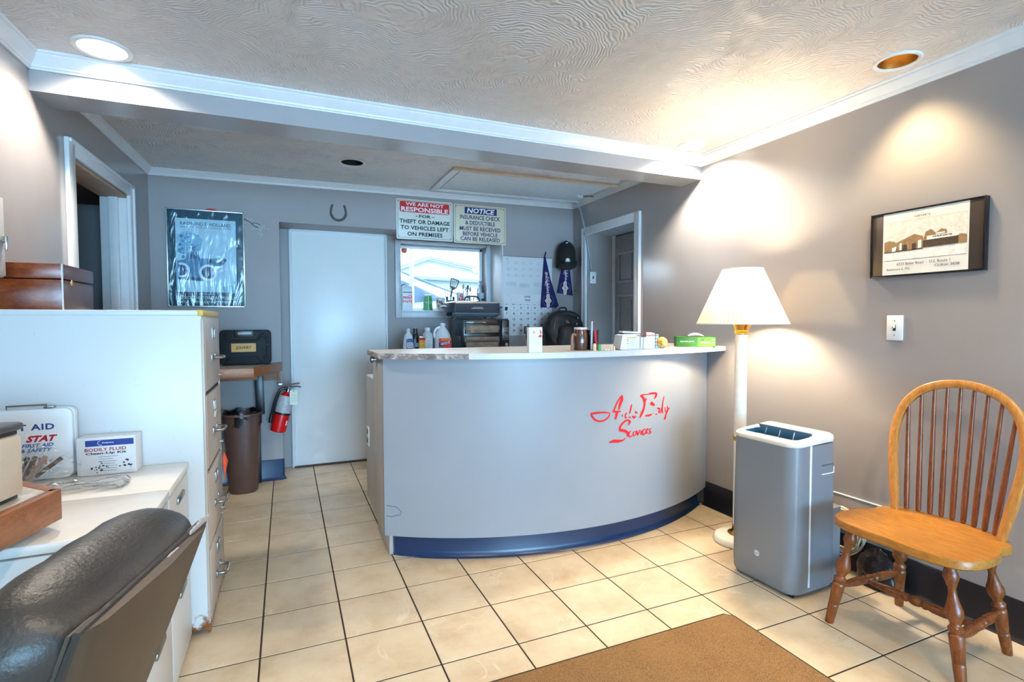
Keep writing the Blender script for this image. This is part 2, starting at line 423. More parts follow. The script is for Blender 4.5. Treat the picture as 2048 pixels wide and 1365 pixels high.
# door_1: white flush door in the bay
d = MB().box((.445, 4.932, 1.035), (.80, .03, 2.05), .003).build('door_1', DOORW); struct(d, 'plain white flush door in the back bay')
k = MB()
k.box((.038, 4.926, 1.036), (.016, .03, 2.072), .003); k.box((.854, 4.926, 1.036), (.016, .03, 2.072), .003); k.box((.446, 4.926, 2.066), (.83, .03, .016), .003)
k.box((.054, 4.918, 1.03), (.008, .012, 2.05), .002); k.box((.838, 4.918, 1.03), (.008, .012, 2.05), .002); k.box((.446, 4.918, 2.052), (.79, .012, .008), .002)
k.build('door_frame', TRIM, d)
MB().box((.445, 4.915, .006), (.8, .05, .012), .003).build('door_threshold', mat('rusty_threshold', rgb(70, 52, 40), .7), d)
# window_1
wd = MB()
for x, zz, sxx, szz in ((.963, 1.668, .052, .724), (1.862, 1.668, .05, .724)): wd.box((x, 4.93, zz), (sxx, .035, szz), .004)
wd.box((1.4125, 4.93, 1.338), (.847, .034, .064), .004); wd.box((1.4125, 4.93, 2.016), (.847, .034, .032), .004)
wd = wd.build('window_1', mat('gray_white_window_paint', rgb(196, 200, 208), .35)); struct(wd, 'white framed window in the back bay looking outside')
k = MB()
for x in (.999, 1.826): k.box((x, 5.06, 1.687), (.028, .03, .626), .003)
for z in (1.389, 1.986): k.box((1.412, 5.06, z), (.855, .03, .028), .003)
k.build('window_sash', TRIM, wd)
MB().box((1.412, 5.02, 1.372), (.855, .2, .01), .002).build('window_sill', TRIM, wd)
MB().box((1.412, 5.062, 1.687), (.81, .004, .58)).build('window_pane', GLASS, wd)

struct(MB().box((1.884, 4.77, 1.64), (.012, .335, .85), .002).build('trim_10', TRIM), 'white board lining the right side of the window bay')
# door_2: six panel door deep in the right-hand niche
def fp(k, a, b, z0, z1, x, wdt, d=.02, b2=.004):  # picture-frame of four bars on a wall facing -x
    k.box((x, (a + b) / 2, z1 - wdt / 2), (d * 1.12, abs(b - a) + wdt, wdt), b2); k.box((x, (a + b) / 2, z0 + wdt / 2), (d * 1.12, abs(b - a) + wdt, wdt), b2)
    k.box((x, a, (z0 + z1) / 2), (d, wdt, z1 - z0), b2); k.box((x, b, (z0 + z1) / 2), (d, wdt, z1 - z0), b2)
d2 = MB().box((2.962, 3.955, 1.045), (.04, .74, 2.08), .002).build('door_2', DOORG); struct(d2, 'gray six panel door set deep in the right niche')
for z0, z1 in ((1.63, 1.93), (.95, 1.53), (.2, .83)):
    for a, b in ((3.66, 3.93), (3.99, 4.24)):
        k = MB(); fp(k, a, b, z0, z1, 2.938, .03, .014); k.box((2.94, (a + b) / 2, (z0 + z1) / 2), (.012, (b - a) * .66, (z1 - z0) * .8), .005); k.build('door_panel', DOORG, d2)
k = MB(); k.turn((2.94, 4.275, 1.02), (2.90, 4.275, 1.02), [(0, .028), (.3, .012), (.55, .014), (.7, .03), (.9, .03), (1, .018)], 14); k.build('door_knob', BLACK, d2)
k = MB(); k.box((2.935, 4.318, 1.05), (.03, .024, 2.09), .003); k.box((2.935, 3.592, 1.05), (.03, .024, 2.09), .003); k.build('door_stop', TRIM, d2)
k = MB(); k.box((XR - .009, 4.376, 1.08), (.022, .075, 2.16), .005); k.box((XR - .009, 3.545, 1.08), (.022, .075, 2.16), .005); k.box((XR - .009, 3.96, 2.124), (.022, .76, .075), .005)
k.box((XR - .017, 4.40, 1.08), (.012, .02, 2.15), .003); k.box((XR - .017, 3.52, 1.08), (.012, .02, 2.15), .003)
k.build('door_casing', TRIM, d2)
# door_3: opening on the left wall (casing and jambs only)
k = MB()
def lbox(k, y0, y1, z0, z1, a, b): return k.prism([(xl(y0) + a, y0), (xl(y1) + a, y1), (xl(y1) + b, y1), (xl(y0) + b, y0)], z0, z1, bev=.003)
lbox(k, 3.165, 3.24, 0, 2.16, 0, .02); lbox(k, 4.10, 4.175, 0, 2.16, 0, .02); lbox(k, 3.24, 4.10, 2.085, 2.16, 0, .02)
lbox(k, 4.15, 4.172, 0, 2.155, .018, .03); lbox(k, 3.17, 4.17, 2.14, 2.158, .018, .03)
d3 = k.build('door_3', TRIM); struct(d3, 'white cased doorway in the left wall opening to a dark room')
k = MB(); lbox(k, 3.235, 3.255, 0, 2.085, -.14, .001); lbox(k, 4.085, 4.105, 0, 2.085, -.14, .001); lbox(k, 4.06, 4.085, 0, 2.07, -.09, -.04); k.build('door_jamb', TRIM, d3)
k = MB(); lbox(k, 3.25, 4.09, 2.065, 2.085, -.14, .001); k.build('door_head', mat('tan_bare_wood', rgb(168, 140, 118), .6), d3)

# attic hatch in the rear ceiling
TAN = mat('tan_trim_paint', rgb(214, 190, 164), .45)
h = thing('attic_hatch', 'white attic hatch panel with pull cord in the rear ceiling', 'hatch', (1.9, 4.14, zr(1.9)))
h.rotation_euler = (0, -.0103, 0)
k = MB(); k.box((0, 0, -.004), (1.36, .60, .006), .001); k.build('hatch_panel', mat('hatch_paint', rgb(214, 212, 212), .4), h)
MB().box((-.01, -.33, -.009), (1.46, .05, .018), .004).build('hatch_trim', TAN, h)
k = MB(); k.box((-.71, .0, -.009), (.06, .66, .018), .004); k.box((0, .335, -.009), (1.46, .05, .018), .004); k.build('hatch_trim', TRIM, h)
k = MB(); k.box((-.672, 0, -.0065), (.012, .58, .004)); k.box((.55, -.297, -.0065), (.2, .008, .004)); build_each(k, 'hatch_gap', BLACK, h)
k = MB(); k.box((.60, .09, -.016), (.06, .02, .02), .004); k.build('cord_knob', WHITE, h)
MB().tube([(.63, .09, -.014), (.68, .06, -.012), (.73, .05, -.018)], .006, 6).build('pull_cord', mat('brown_cord', rgb(120, 86, 60), .7), h)

# ------------------------------------------------------------------ recessed ceiling lights
def downlight(name, label, x, y, r, color, power, refl, lit=None, spot=135, blend=.5, soft=.05, zb=.06):
    t = thing(name, label, 'ceiling light', (x, y, ZC if y < 2.95 else zr(x)), 0)
    k = MB(); rings = []
    for rr, z in ((r * 1.22, 0), (r * 1.22, -.004), (r * 1.16, -.008), (r * 1.0, -.006), (r * .97, 0.0)):
        rings.append([(rr * math.cos(2 * PI * i / 40), rr * math.sin(2 * PI * i / 40), z) for i in range(40)])
    k.rings(rings, False, False); k.build('trim_ring', TRIM, t)
    k = MB(); k.rings([[(rr * math.cos(2 * PI * i / 40), rr * math.sin(2 * PI * i / 40), z) for i in range(40)] for rr, z in ((r * .97, -.002), (r * .93, .03), (r * .8, .075), (r * .6, .1))], False, True)
    k.build('reflector', refl, t)
    k = MB(); k.lathe([(.012, .098), (.03, .09), (.048, .06 + .0), (.046, .052), (.034, .04), (.0, .035)], n=20)
    k.build('bulb', lit if lit else mat('dead_bulb', rgb(170, 170, 170), .4), t)
    if power:
        l = light(name + '_lamp', 'SPOT', (0, 0, -.012), power, color, spot_size=math.radians(spot), spot_blend=blend, shadow_soft_size=soft); l.parent = t
    return t
# the ceiling slab needs openings: punch them with a boolean-free trick is not possible, so the cans are cut from the slab mesh below
CANS = [(-.675, 2.69, .085), (2.415, 2.685, .072), (2.46, 1.475, .074), (.453, 3.94, .078), (.1, .35, .08), (1.5, .25, .08)]
def glow(name, c, s):
    return mat(name, (1, 1, 1, 1), .5, emis=(c, s))
WARM = (1.0, .80, .56); WARMW = (1.0, .90, .76); GOLDL = (1.0, .74, .40)
GOLDR = mat('gold_reflector', rgb(196, 140, 66), .35, .9)
SILR = mat('white_reflector', rgb(240, 236, 226), .3)
downlight('recessed_light', 'brightly lit recessed ceiling light at the left end of the beam', *CANS[0], WARMW, 62, SILR, glow('glow_white', (1, .95, .85, 1), 14), 142, .6)
downlight('recessed_light', 'glaring recessed ceiling light in the corner above the floor lamp', *CANS[1], WARMW, 112, SILR, glow('glow_white', (1, .95, .85, 1), 14), 140, .4)
downlight('recessed_light', 'gold lined recessed ceiling light above the framed photograph', *CANS[2], GOLDL, 56, GOLDR, glow('glow_gold', (1, .75, .4, 1), 1.2), 100, .7)
downlight('recessed_light', 'unlit black recessed ceiling light in the rear ceiling', *CANS[3], WARM, 0, mat('black_baffle', rgb(14, 14, 14), .5))
downlight('recessed_light', 'recessed ceiling light above the desk area', *CANS[4], WARM, 55, SILR, glow('glow_white', (1, .95, .85, 1), 14), 150, .6)
downlight('recessed_light', 'recessed ceiling light above the doormat', *CANS[5], WARM, 68, SILR, glow('glow_white', (1, .95, .85, 1), 14), 150, .6)
# rebuild the ceiling as a sheet with round holes for the cans
ce = bpy.data.objects['ceiling']
b = None
def loop(pts):
    vs = [b.verts.new(p) for p in pts]; return [b.edges.new((vs[i], vs[(i + 1) % len(vs)])) for i in range(len(vs))]
def sheet(me, y0, y1, cans, zf):
    global b
    b = bmesh.new(); ed = loop([(-1.5, y0, zf(-1.5)), (3.1, y0, zf(3.1)), (3.1, y1, zf(3.1)), (-1.5, y1, zf(-1.5))])
    for x, y, r in cans: ed += loop([(x + r * math.cos(2 * PI * i / 32), y + r * math.sin(2 * PI * i / 32), zf(x + r * math.cos(2 * PI * i / 32))) for i in range(32)])
    bmesh.ops.triangle_fill(b, use_beauty=True, use_dissolve=False, edges=ed)
    for f in b.faces:
        if f.normal.z > 0: f.normal_flip()
    b.to_mesh(me); b.free()
sheet(ce.data, YF - .2, 2.95, [c for c in CANS if c[1] < 2.95], lambda x: ZC)
me2 = bpy.data.meshes.new('ceiling'); me2.materials.append(CEIL); c2 = bpy.data.objects.new('ceiling', me2); COL.objects.link(c2); struct(c2, 'swirled plaster ceiling of the rear part behind the beam')
sheet(me2, 2.95, 5.2, [c for c in CANS if c[1] > 2.95], zr)
struct(slab((-1.5, 3.1, YF - .2, 5.3, ZC + .14, ZC + .2)).build('ceiling_deck', mat('attic_board', rgb(120, 110, 100), .8)), 'boarding above the ceiling')

# ================================================================== the reception counter
AX, AY, AR = 1.58902, 4.45461, 1.98880
def arc(x, off=0): return AY - math.sqrt((AR + off) ** 2 - (x - AX) ** 2)
CFACE = mat('counter_paint', rgb(146, 151, 159), .36, var=.03, scale=3, bump=.1, bscale=12, bdist=.004)
CSIDE = mat('counter_side_paint', rgb(176, 172, 168), .4, var=.05, scale=8)
LAM = mat('pale_laminate', rgb(198, 191, 184), .3, var=.05, scale=30)
ct = thing('reception_counter', 'curved gray reception counter with red lettering and navy kick base', 'counter', (0, 0, 0))
XS = [.465 + (XR - .003 - .465) * i / 40 for i in range(41)]
k = MB(); poly = [(x, arc(x)) for x in XS] + [(x, arc(x) + .03) for x in reversed(XS)]
k.prism(poly, .128, 1.075); k.build('front_panel', CFACE, ct, smooth=20)
k = MB(); k.box((.4765, 3.003, .602), (.02, .344, .945), .002); k.box((.485, 3.36, .52), (.02, .37, .80), .002); k.build('side_panel', CSIDE, ct)
k = MB(); k.box((.505, 3.05, .065), (.02, .40, .126), .002); k.build('side_kick', CSIDE, ct)
k = MB(); ks = [.49 + (XR - .01 - .49) * i / 40 for i in range(41)]
rings = []
for x in ks:
    nx, ny = (x - AX) / AR, -math.sqrt(1 - ((x - AX) / AR) ** 2); o0 = -.055
    rings.append([Vector((AX + nx * (AR + o0 + a), AY + ny * (AR + o0 + a), z)) for a, z in ((-.02, .002), (-.02, .13), (0, .13), (0, .035), (.006, .016), (.014, .006), (.02, .001))])
k.rings(rings); k.build('kick_base', NAVY, ct, smooth=40)
# raised ledge: D-shaped top
def lip(x): return .035 + .105 * max(0, min(1, (x - 2.0) / .645)) ** 1.3
TS = [.44 + (XR - .002 - .44) * i / 40 for i in range(41)]
k = MB(); k.prism([(x, arc(x, lip(x))) for x in TS] + [(XR - .002, 3.18), (.44, 3.18)], 1.077, 1.106, bev=0); k.build('ledge_top', LAM, ct, smooth=20)
def band(x0, x1, name, m):
    n = 24; k = MB(); xs = [x0 + (x1 - x0) * i / n for i in range(n + 1)]
    k.rings([[Vector((x, arc(x, lip(x)) - a, z)) for a, z in ((0, 1.0765), (.003, 1.0765), (.003, 1.1065), (0, 1.1065))] for x in xs]); k.build(name, m, ct, smooth=20)
WORN = NB('worn_band'); v = WORN.coord(); WORN.p.inputs['Roughness'].default_value = .6
WORN.l(WORN.ramp(WORN.noise(v, 22, 6, .7, 1), [(.35, rgb(98, 84, 80)), (.5, rgb(140, 128, 124)), (.62, rgb(190, 186, 184))]), WORN.p.inputs['Base Color']); WORN = WORN.m
band(.44, .86, 'worn_edge_band', WORN); band(.86, XR - .003, 'edge_band', mat('pale_edge_band', rgb(206, 206, 210), .3))
k = MB(); k.box((.438, 3.0, 1.0915), (.004, .36, .028), .001); k.build('worn_edge_band', WORN, ct)
k = MB(); k.prism([(.48, 3.19), (.48, 3.55), (XR - .004, 3.55), (XR - .004, 3.19)], .895, .925, bev=.002); k.build('work_surface', LAM, ct)
k = MB(); k.prism([(.49, 3.17), (.49, 3.19), (XR - .004, 3.19), (XR - .004, 3.17)], .3, 1.076); k.build('rear_panel', CSIDE, ct)
k = MB(); k.turn((.462, 3.02, 1.06), (.43, 3.02, 1.06), [(0, .012), (.4, .01), (.5, .02), (.9, .02), (1, .012)], 14); k.build('side_knob', STEEL, ct)
# outlet on the counter's side, facing the door
k = MB(); k.box((0, 0, 0), (.008, .078, .125), .003); ou = k.build('outlet_plate', WHITE, ct, loc=(.471, 3.44, .54))
for dz in (.028, -.028):
    k = MB(); k.box((-.0045, 0, dz), (.004, .034, .03), .001); k.build('socket', BLACK, ou)
# hand-painted red lettering, strokes laid on the curved front
def qmap(q0, q1):
    a, b = q0 / 1000, q1 / 1000
    A = (1, a, b, a * a, a * b, b * b)
    th = sum(p * q for p, q in zip((-0.05878, 0.14616, 0.00013, 0.03608, 0.00135, 1e-05), A))
    z = sum(p * q for p, q in zip((0.94953, 0.00032, -0.29586, -0.01369, -0.02257, -0.00144), A))
    return Vector((AX + math.sin(th) * (AR + .0012), AY - math.cos(th) * (AR + .0012), z))
STROKES = [
 ([(185, 622), (300, 605), (430, 595), (552, 608)], [34, 30, 26, 14]), ([(190, 622), (215, 670), (280, 735), (370, 757), (460, 730), (530, 670), (552, 612)], [30, 34, 32, 28, 24, 22, 16]),
 ([(618, 575), (650, 490), (700, 380), (772, 285)], [24, 22, 22, 26]), ([(768, 290), (765, 360), (735, 440), (710, 550)], [22, 42, 40, 16]), ([(595, 578), (660, 582), (745, 576)], [26, 30, 16]), ([(682, 590), (665, 650), (648, 722)], [36, 36, 26]),
 ([(775, 635), (772, 672)], [14, 14]), ([(845, 600), (828, 650), (832, 690), (858, 690)], [16, 20, 20, 16]), ([(940, 448), (920, 540), (903, 618)], [12, 24, 18]), ([(893, 680), (918, 688)], [30, 26]),
 ([(1005, 565), (1018, 605), (1045, 590)], [12, 24, 12]), ([(955, 655), (982, 690), (1008, 655)], [20, 28, 16]),
 ([(1105, 295), (1140, 275), (1220, 265), (1300, 248), (1385, 242)], [30, 18, 12, 30, 24]), ([(1382, 240), (1375, 295), (1343, 348)], [30, 28, 12]), ([(1100, 285), (1140, 325), (1168, 400), (1160, 500), (1125, 600), (1082, 692)], [36, 32, 32, 26, 34, 18]), ([(1198, 330), (1175, 410)], [20, 18]),
 ([(1275, 415), (1310, 440), (1350, 468)], [40, 48, 24]), ([(1178, 658), (1240, 648), (1304, 630)], [20, 30, 14]), ([(1325, 600), (1335, 604)], [12, 12]), ([(1368, 630), (1390, 622)], [20, 22]), ([(1395, 520), (1440, 525), (1432, 580), (1448, 606)], [20, 24, 20, 22]),
 ([(1526, 300), (1500, 440), (1492, 560), (1502, 612)], [10, 18, 24, 16]), ([(1445, 600), (1475, 560), (1482, 510)], [16, 18, 14]), ([(1545, 500), (1552, 590)], [12, 14]), ([(1632, 510), (1590, 560), (1562, 640), (1538, 725)], [14, 30, 20, 30]), ([(1590, 475), (1600, 560)], [12, 20]),
 ([(878, 828), (906, 760), (852, 738), (780, 790), (728, 870), (740, 915), (800, 925), (855, 955), (868, 1000), (850, 1032)], [14, 34, 24, 26, 28, 44, 42, 44, 30, 12]), ([(832, 1058), (780, 1100), (700, 1115), (620, 1118), (528, 1142)], [10, 22, 44, 48, 10]),
 ([(893, 960), (925, 935), (893, 965), (888, 1015), (912, 1038), (945, 1010)], [14, 16, 20, 24, 20, 12]), ([(995, 935), (965, 970), (970, 1020), (1002, 1000)], [12, 18, 18, 10]), ([(1022, 925), (1005, 1010)], [14, 14]), ([(1030, 925), (1045, 1000), (1085, 905)], [18, 22, 12]), ([(1108, 920), (1098, 1000)], [16, 18]),
 ([(1185, 895), (1140, 920), (1130, 975), (1152, 1000), (1190, 955)], [18, 20, 22, 20, 12]), ([(1195, 950), (1228, 890), (1200, 920), (1195, 970), (1238, 955)], [14, 18, 18, 20, 12]), ([(1290, 880), (1255, 915), (1278, 955), (1240, 990)], [14, 18, 22, 14])]
def in_word(pts):
    mx = sum(p[0] for p in pts) / len(pts); my = sum(p[1] for p in pts) / len(pts)
    return 0 if (mx < 570 and my < 800) else 3 if my > 730 else 1 if mx < 1070 else 2
words = [MB() for _ in range(4)]
for pts, ws in STROKES:
    k = words[in_word(pts)]
    P = spline([Vector((x, y)) for x, y in pts], 6); W = []
    for i in range(len(P)):
        t = i / (len(P) - 1) * (len(ws) - 1); j = min(int(t), len(ws) - 2); W.append(ws[j] + (ws[j + 1] - ws[j]) * (t - j))
    L_, R_ = [], []
    for i, p in enumerate(P):
        d = (P[min(i + 1, len(P) - 1)] - P[max(i - 1, 0)]).normalized(); n = Vector((-d.y, d.x)) * W[i] * .62
        L_.append(qmap(*(p + n))); R_.append(qmap(*(p - n)))
    for i in range(len(P) - 1): k.face([L_[i], R_[i], R_[i + 1], L_[i + 1]])
words[0].build('painted_swash', INKR, ct, recalc=False)
for k in words[1:]: k.build('painted_word', INKR, ct, recalc=False)
k = MB()
for pts in ([(.475, .292), (.52, .286), (.545, .262), (.535, .238)], [(.475, .236), (.5, .232), (.53, .245)]):
    k.tube([(x, arc(x) - .001, z) for x, z in pts], .0012, 5)
k.build('scuff_crack', mat('crack_dark', rgb(70, 68, 72), .8), ct)

# rear work bench along the back wall (its top is hidden behind the ledge)
bench = thing('back_bench', 'low work bench along the back wall behind the reception counter', 'bench', (.93, 4.76, 0))
MB().prism([(-.02, -.52), (1.71, -.52), (1.71, -.165), (.945, -.165), (.945, .16), (-.02, .16)], .97, 1.0).build('bench_top', LAM, bench)
MB().box((.46, .14, .5), (.92, .02, .94), .002).build('bench_back', CSIDE, bench)
MB().box((1.3, -.18, .5), (.72, .02, .94), .002).build('bench_back', CSIDE, bench)
MB().box((.0, -.18, .485), (.03, .64, .97), .002).build('bench_side', CSIDE, bench); MB().box((1.68, -.34, .485), (.03, .32, .97), .002).build('bench_side', CSIDE, bench)
BZ = 1.0

# ================================================================== floor lamp
lamp = thing('floor_lamp', 'white floor lamp with pleated cream shade and brass neck', 'lamp', (2.375, 2.225, 0))
k = MB(); k.lathe([(.0, 0), (.135, 0), (.140, .008), (.138, .022), (.128, .034), (.085, .042), (.06, .046), (0, .046)], n=40); k.build('base', mat('ivory_enamel', rgb(232, 226, 212), .25), lamp)
k = MB(); k.lathe([(.058, .046), (.06, .052), (.045, .058), (.036, .075), (.036, .10), (0, .1)], n=30); k.build('base_collar', BRASS, lamp)
k = MB(); k.lathe([(.0, .09), (.0335, .09), (.0335, 1.20), (0, 1.20)], n=28); k.build('pole', mat('white_pole', rgb(236, 232, 224), .2), lamp)
for zz in (.60,):
    k = MB(); k.lathe([(.034, zz - .012), (.037, zz - .01), (.037, zz + .01), (.034, zz + .012)], n=28); k.build('pole_ring', BRASS, lamp)
k = MB(); k.lathe([(.035, 1.195), (.038, 1.20), (.035, 1.205), (.038, 1.212), (.034, 1.218), (.038, 1.226), (.056, 1.262), (.062, 1.272), (.02, 1.274), (.012, 1.29), (.014, 1.33), (0, 1.33)], n=30); k.build('neck', BRASS, lamp)
def shade_mat():
    b = NB('pleated_shade'); tr = b.n('BsdfTranslucent'); tr.inputs[0].default_value = rgb(250, 230, 196); df = b.n('BsdfDiffuse'); df.inputs[0].default_value = rgb(222, 212, 190)
    mx = b.n('MixShader'); mx.inputs[0].default_value = .13; b.l(df.outputs[0], mx.inputs[1]); b.l(tr.outputs[0], mx.inputs[2]); b.l(mx.outputs[0], b.out.inputs[0]); return b.m
k = MB(); N = 144; rings = []
for t in [i / 8 for i in range(9)]:
    z = 1.255 + .305 * t; r = .238 + (.105 - .238) * t
    rings.append([((r + (.0042 if i % 2 else -.0042) * r / .238) * math.cos(2 * PI * i / N), (r + (.0042 if i % 2 else -.0042) * r / .238) * math.sin(2 * PI * i / N), z) for i in range(N)])
k.rings(rings, False, False); sh = k.build('lamp_shade', shade_mat(), lamp, loc=(-.02, -.02, 0), smooth=0)
k = MB()
for r, z in ((.24, 1.256), (.107, 1.56)):
    k.tube([(r * math.cos(2 * PI * i / 48), r * math.sin(2 * PI * i / 48), z) for i in range(48)], .0038, 6, closed=True)
build_each(k, 'shade_trim', mat('shade_trim', rgb(246, 238, 224), .6), lamp, loc=(-.02, -.02, 0))
k = MB(); k.sphere((0, 0, 1.40), .032, (1, 1, 1.15)); bulb = k.build('bulb', glow('lamp_bulb_glow', (1, .82, .55, 1), 8), lamp, loc=(-.02, -.02, 0)); bulb.visible_shadow = True
k = MB()
for a in (0, 2.1, 4.2): k.tube([(0, 0, 1.53), (.104 * math.cos(a), .104 * math.sin(a), 1.555)], .002, 5)
k.tube([(0, .0, 1.32), (.055, 0, 1.38), (.05, 0, 1.47), (0, 0, 1.53)], .002, 5, smooth=4); k.tube([(0, .0, 1.32), (-.055, 0, 1.38), (-.05, 0, 1.47), (0, 0, 1.53)], .002, 5, smooth=4)
k.build('harp', BRASS, lamp, loc=(-.02, -.02, 0))
l = light('floor_lamp_bulb', 'POINT', (-.02, -.02, 1.43), 88, (1, .78, .50), shadow_soft_size=.08); l.parent = lamp

# ================================================================== portable air conditioner
ACG = mat('ac_gray_plastic', rgb(120, 126, 134), .2, var=.02, scale=4)
ACR = mat('ac_rim_plastic', rgb(226, 219, 206), .35)
ac = thing('portable_air_conditioner', 'gray portable air conditioner with cream rim standing before the floor lamp', 'air conditioner', (2.205, 1.815, 0), RW + .05)
W2, D2 = .18, .145
def rr4(w_, d_, rf, rb, n=6):
    pts = []
    for qx, qy, a0, r in ((1, 1, 0, rb), (-1, 1, PI / 2, rb), (-1, -1, PI, rf), (1, -1, 3 * PI / 2, rf)):
        for i in range(n + 1): a = a0 + PI / 2 * i / n; pts.append((qx * (w_ / 2 - r) + r * math.cos(a), qy * (d_ / 2 - r) + r * math.sin(a)))
    return pts
def acring(z, sx, sy, dy=0, r=.06): return [Vector((x, y + dy, z)) for x, y in rr4(2 * W2 * sx, 2 * D2 * sy, r, .016)]
k = MB(); k.rings([acring(.022, .97, .94), acring(.036, .99, .98), acring(.10, 1.0, 1.0), acring(.45, .995, .99), acring(.70, .98, .965)]); k.build('body', ACG, ac, smooth=50)
# rear foot housing
k = MB(); k.prism(rrect(0, .155, .34, .13, .02), .024, .385, bev=.004); k.build('water_tank', ACG, ac)
# rim on top: a ring with a sloped top, with a louvre trough
def topring(s, z0, sl, r=.06): return [Vector((x * s, y * s, z0 + sl * (y + D2) / (2 * D2))) for x, y in rr4(2 * W2 * .985, 2 * D2 * .97, r, .022)]
def trough(z, dy=0, s=1): return [Vector((x * s, y * s + dy, z + .02 * (y + D2) / (2 * D2))) for x, y in rrect(0, -.035, .29, .13, .035, 6)]
k = MB(); k.rings([topring(1.0, .698, .012), topring(1.012, .706, .02), topring(1.0, .716, .022), topring(.94, .722, .024), trough(.722), trough(.716)], False, False); k.build('top_rim', ACR, ac, smooth=50)
BLUEK = mat('dark_blue_plastic', rgb(38, 86, 122), .35)
k = MB(); k.rings([trough(.7165), trough(.66)], False, True); k.build('vent_well', BLUEK, ac)
LM = Matrix.Translation((0, .012, .672)) @ Matrix.Rotation(math.radians(-8), 4, 'X')
k = MB(); k.prism([(-.141, 0), (.141, 0), (.141, .005), (-.141, .005)], 0, .072, LM, bev=.0015); k.build('louvre', BLUEK, ac)
k = MB(); k.prism([(-.146, -.004), (.141, -.004), (.141, .007), (-.146, .007)], .070, .076, LM, bev=.001); k.build('louvre_lip', mat('louvre_lip', rgb(96, 116, 132), .3), ac)
for x in (-.085, -.01, .065):
    k = MB(); k.add([(x, .0, .684), (x + .002, .0, .684), (x + .03, -.062, .686), (x + .032, -.062, .686), (x + .03, -.05, .704), (x + .032, -.05, .704), (x, .006, .738), (x + .002, .006, .738)], [(0, 2, 4, 6), (1, 7, 5, 3), (0, 1, 3, 2), (2, 3, 5, 4), (4, 5, 7, 6), (6, 7, 1, 0)]); k.build('vent_fin', BLUEK, ac)
k = MB(); k.cyl((-.135, -.058, .694), (.135, -.058, .694), .0025, n=6); k.build('vent_rod', mat('louvre_lip', rgb(96, 116, 132), .3), ac)
k = MB(); k.box((0, .07, .7375), (.26, .05, .004), .001, rotx(math.radians(5))); k.build('control_strip', mat('ac_control', rgb(218, 208, 192), .3), ac)
# white tape, handle recess, emblem, castors
k = MB(); k.box((.1785, -.035, .375), (.0035, .012, .655), .001); k.build('white_tape', mat('white_tape', rgb(232, 234, 240), .5), ac)
k = MB(); k.box((.1745, .088, .585), (.006, .09, .046), .002); k.build('handle_recess', mat('recess_dark', rgb(80, 86, 94), .5), ac)
k = MB(); k.tube([(.1775, .045, .561), (.1775, .126, .561), (.1765, .133, .568), (.1765, .134, .59)], .003, 6, smooth=3); k.build('handle_edge', ACR, ac)
em = MB(); em.lathe([(0, 0), (.015, 0), (.015, .0015), (0, .0015)], n=28, M=Matrix.Translation((-.012, -.1435, .155)) @ Matrix.Rotation(PI / 2, 4, 'X')); em = em.build('emblem', mat('emblem_white', rgb(222, 226, 230), .3), ac)
k = MB(); k.text('GE', -.012, .155, -.1460, h=.010, shear=.3, bold=.01)
for rr in (.0125,): k.tube([(-.012 + rr * math.cos(a * PI / 14), -.1455, .155 + rr * math.sin(a * PI / 14)) for a in range(28)], .0007, 4, closed=True)
k.build('emblem_script', mat('emblem_gray', rgb(128, 136, 146), .4), em)
for x in (-.14, .14):
    for y in (-.1, .17):
        k = MB(); k.cyl((x - .01, y, .013), (x + .01, y, .013), .013, n=14); k.box((x, y, .024), (.02, .02, .008), .002); k.build('castor', BLACK, ac)

# cable coil hanging on the wall behind the air conditioner
coil = thing('cable_coil', 'coiled pale cable on the wall behind the air conditioner', 'cable', (2.60, 1.765, .20))
COILM = mat('silvery_cable', rgb(206, 200, 186), .3, .3)
for j in range(9):
    k = MB(); rr = .118 - .009 * (j % 5); ph = j * .7
    k.tube([(-.012 * (j % 3) + .012 * math.sin(3 * a * PI / 18 + ph), (rr + .004 * math.sin(5 * a * PI / 18 + ph)) * math.cos(a * PI / 18) * .95, (rr + .005 * math.cos(4 * a * PI / 18 + ph)) * math.sin(a * PI / 18)) for a in range(36)], .0042, 6, closed=True)
    k.build('cable_loop', COILM, coil)
# black bag on the floor behind the chair
bag = MB()
rings = []
for i in range(9):
    t = i / 8; z = .17 * t; r = .085 * math.sin(PI * (.35 + .6 * t)) ** .7 if t < 1 else .012
    rings.append([Vector((r * .62 * math.cos(a * PI / 14) * (1 + .14 * math.sin(3 * a * PI / 14 + i * 1.3)), r * 1.15 * math.sin(a * PI / 14) * (1 + .12 * math.cos(4 * a * PI / 14 + i)), z + .012 * math.sin(a + i) * t)) for a in range(28)])
bag.rings(rings); bag = bag.build('bin_bag', mat('black_bag_plastic', rgb(24, 23, 27), .3, var=.4, scale=30, bump=.6, bscale=40, bdist=.01), None, loc=(2.575, 1.575, .001))
tag(bag, 'crumpled black plastic bag on the floor behind the wooden chair', 'bag')

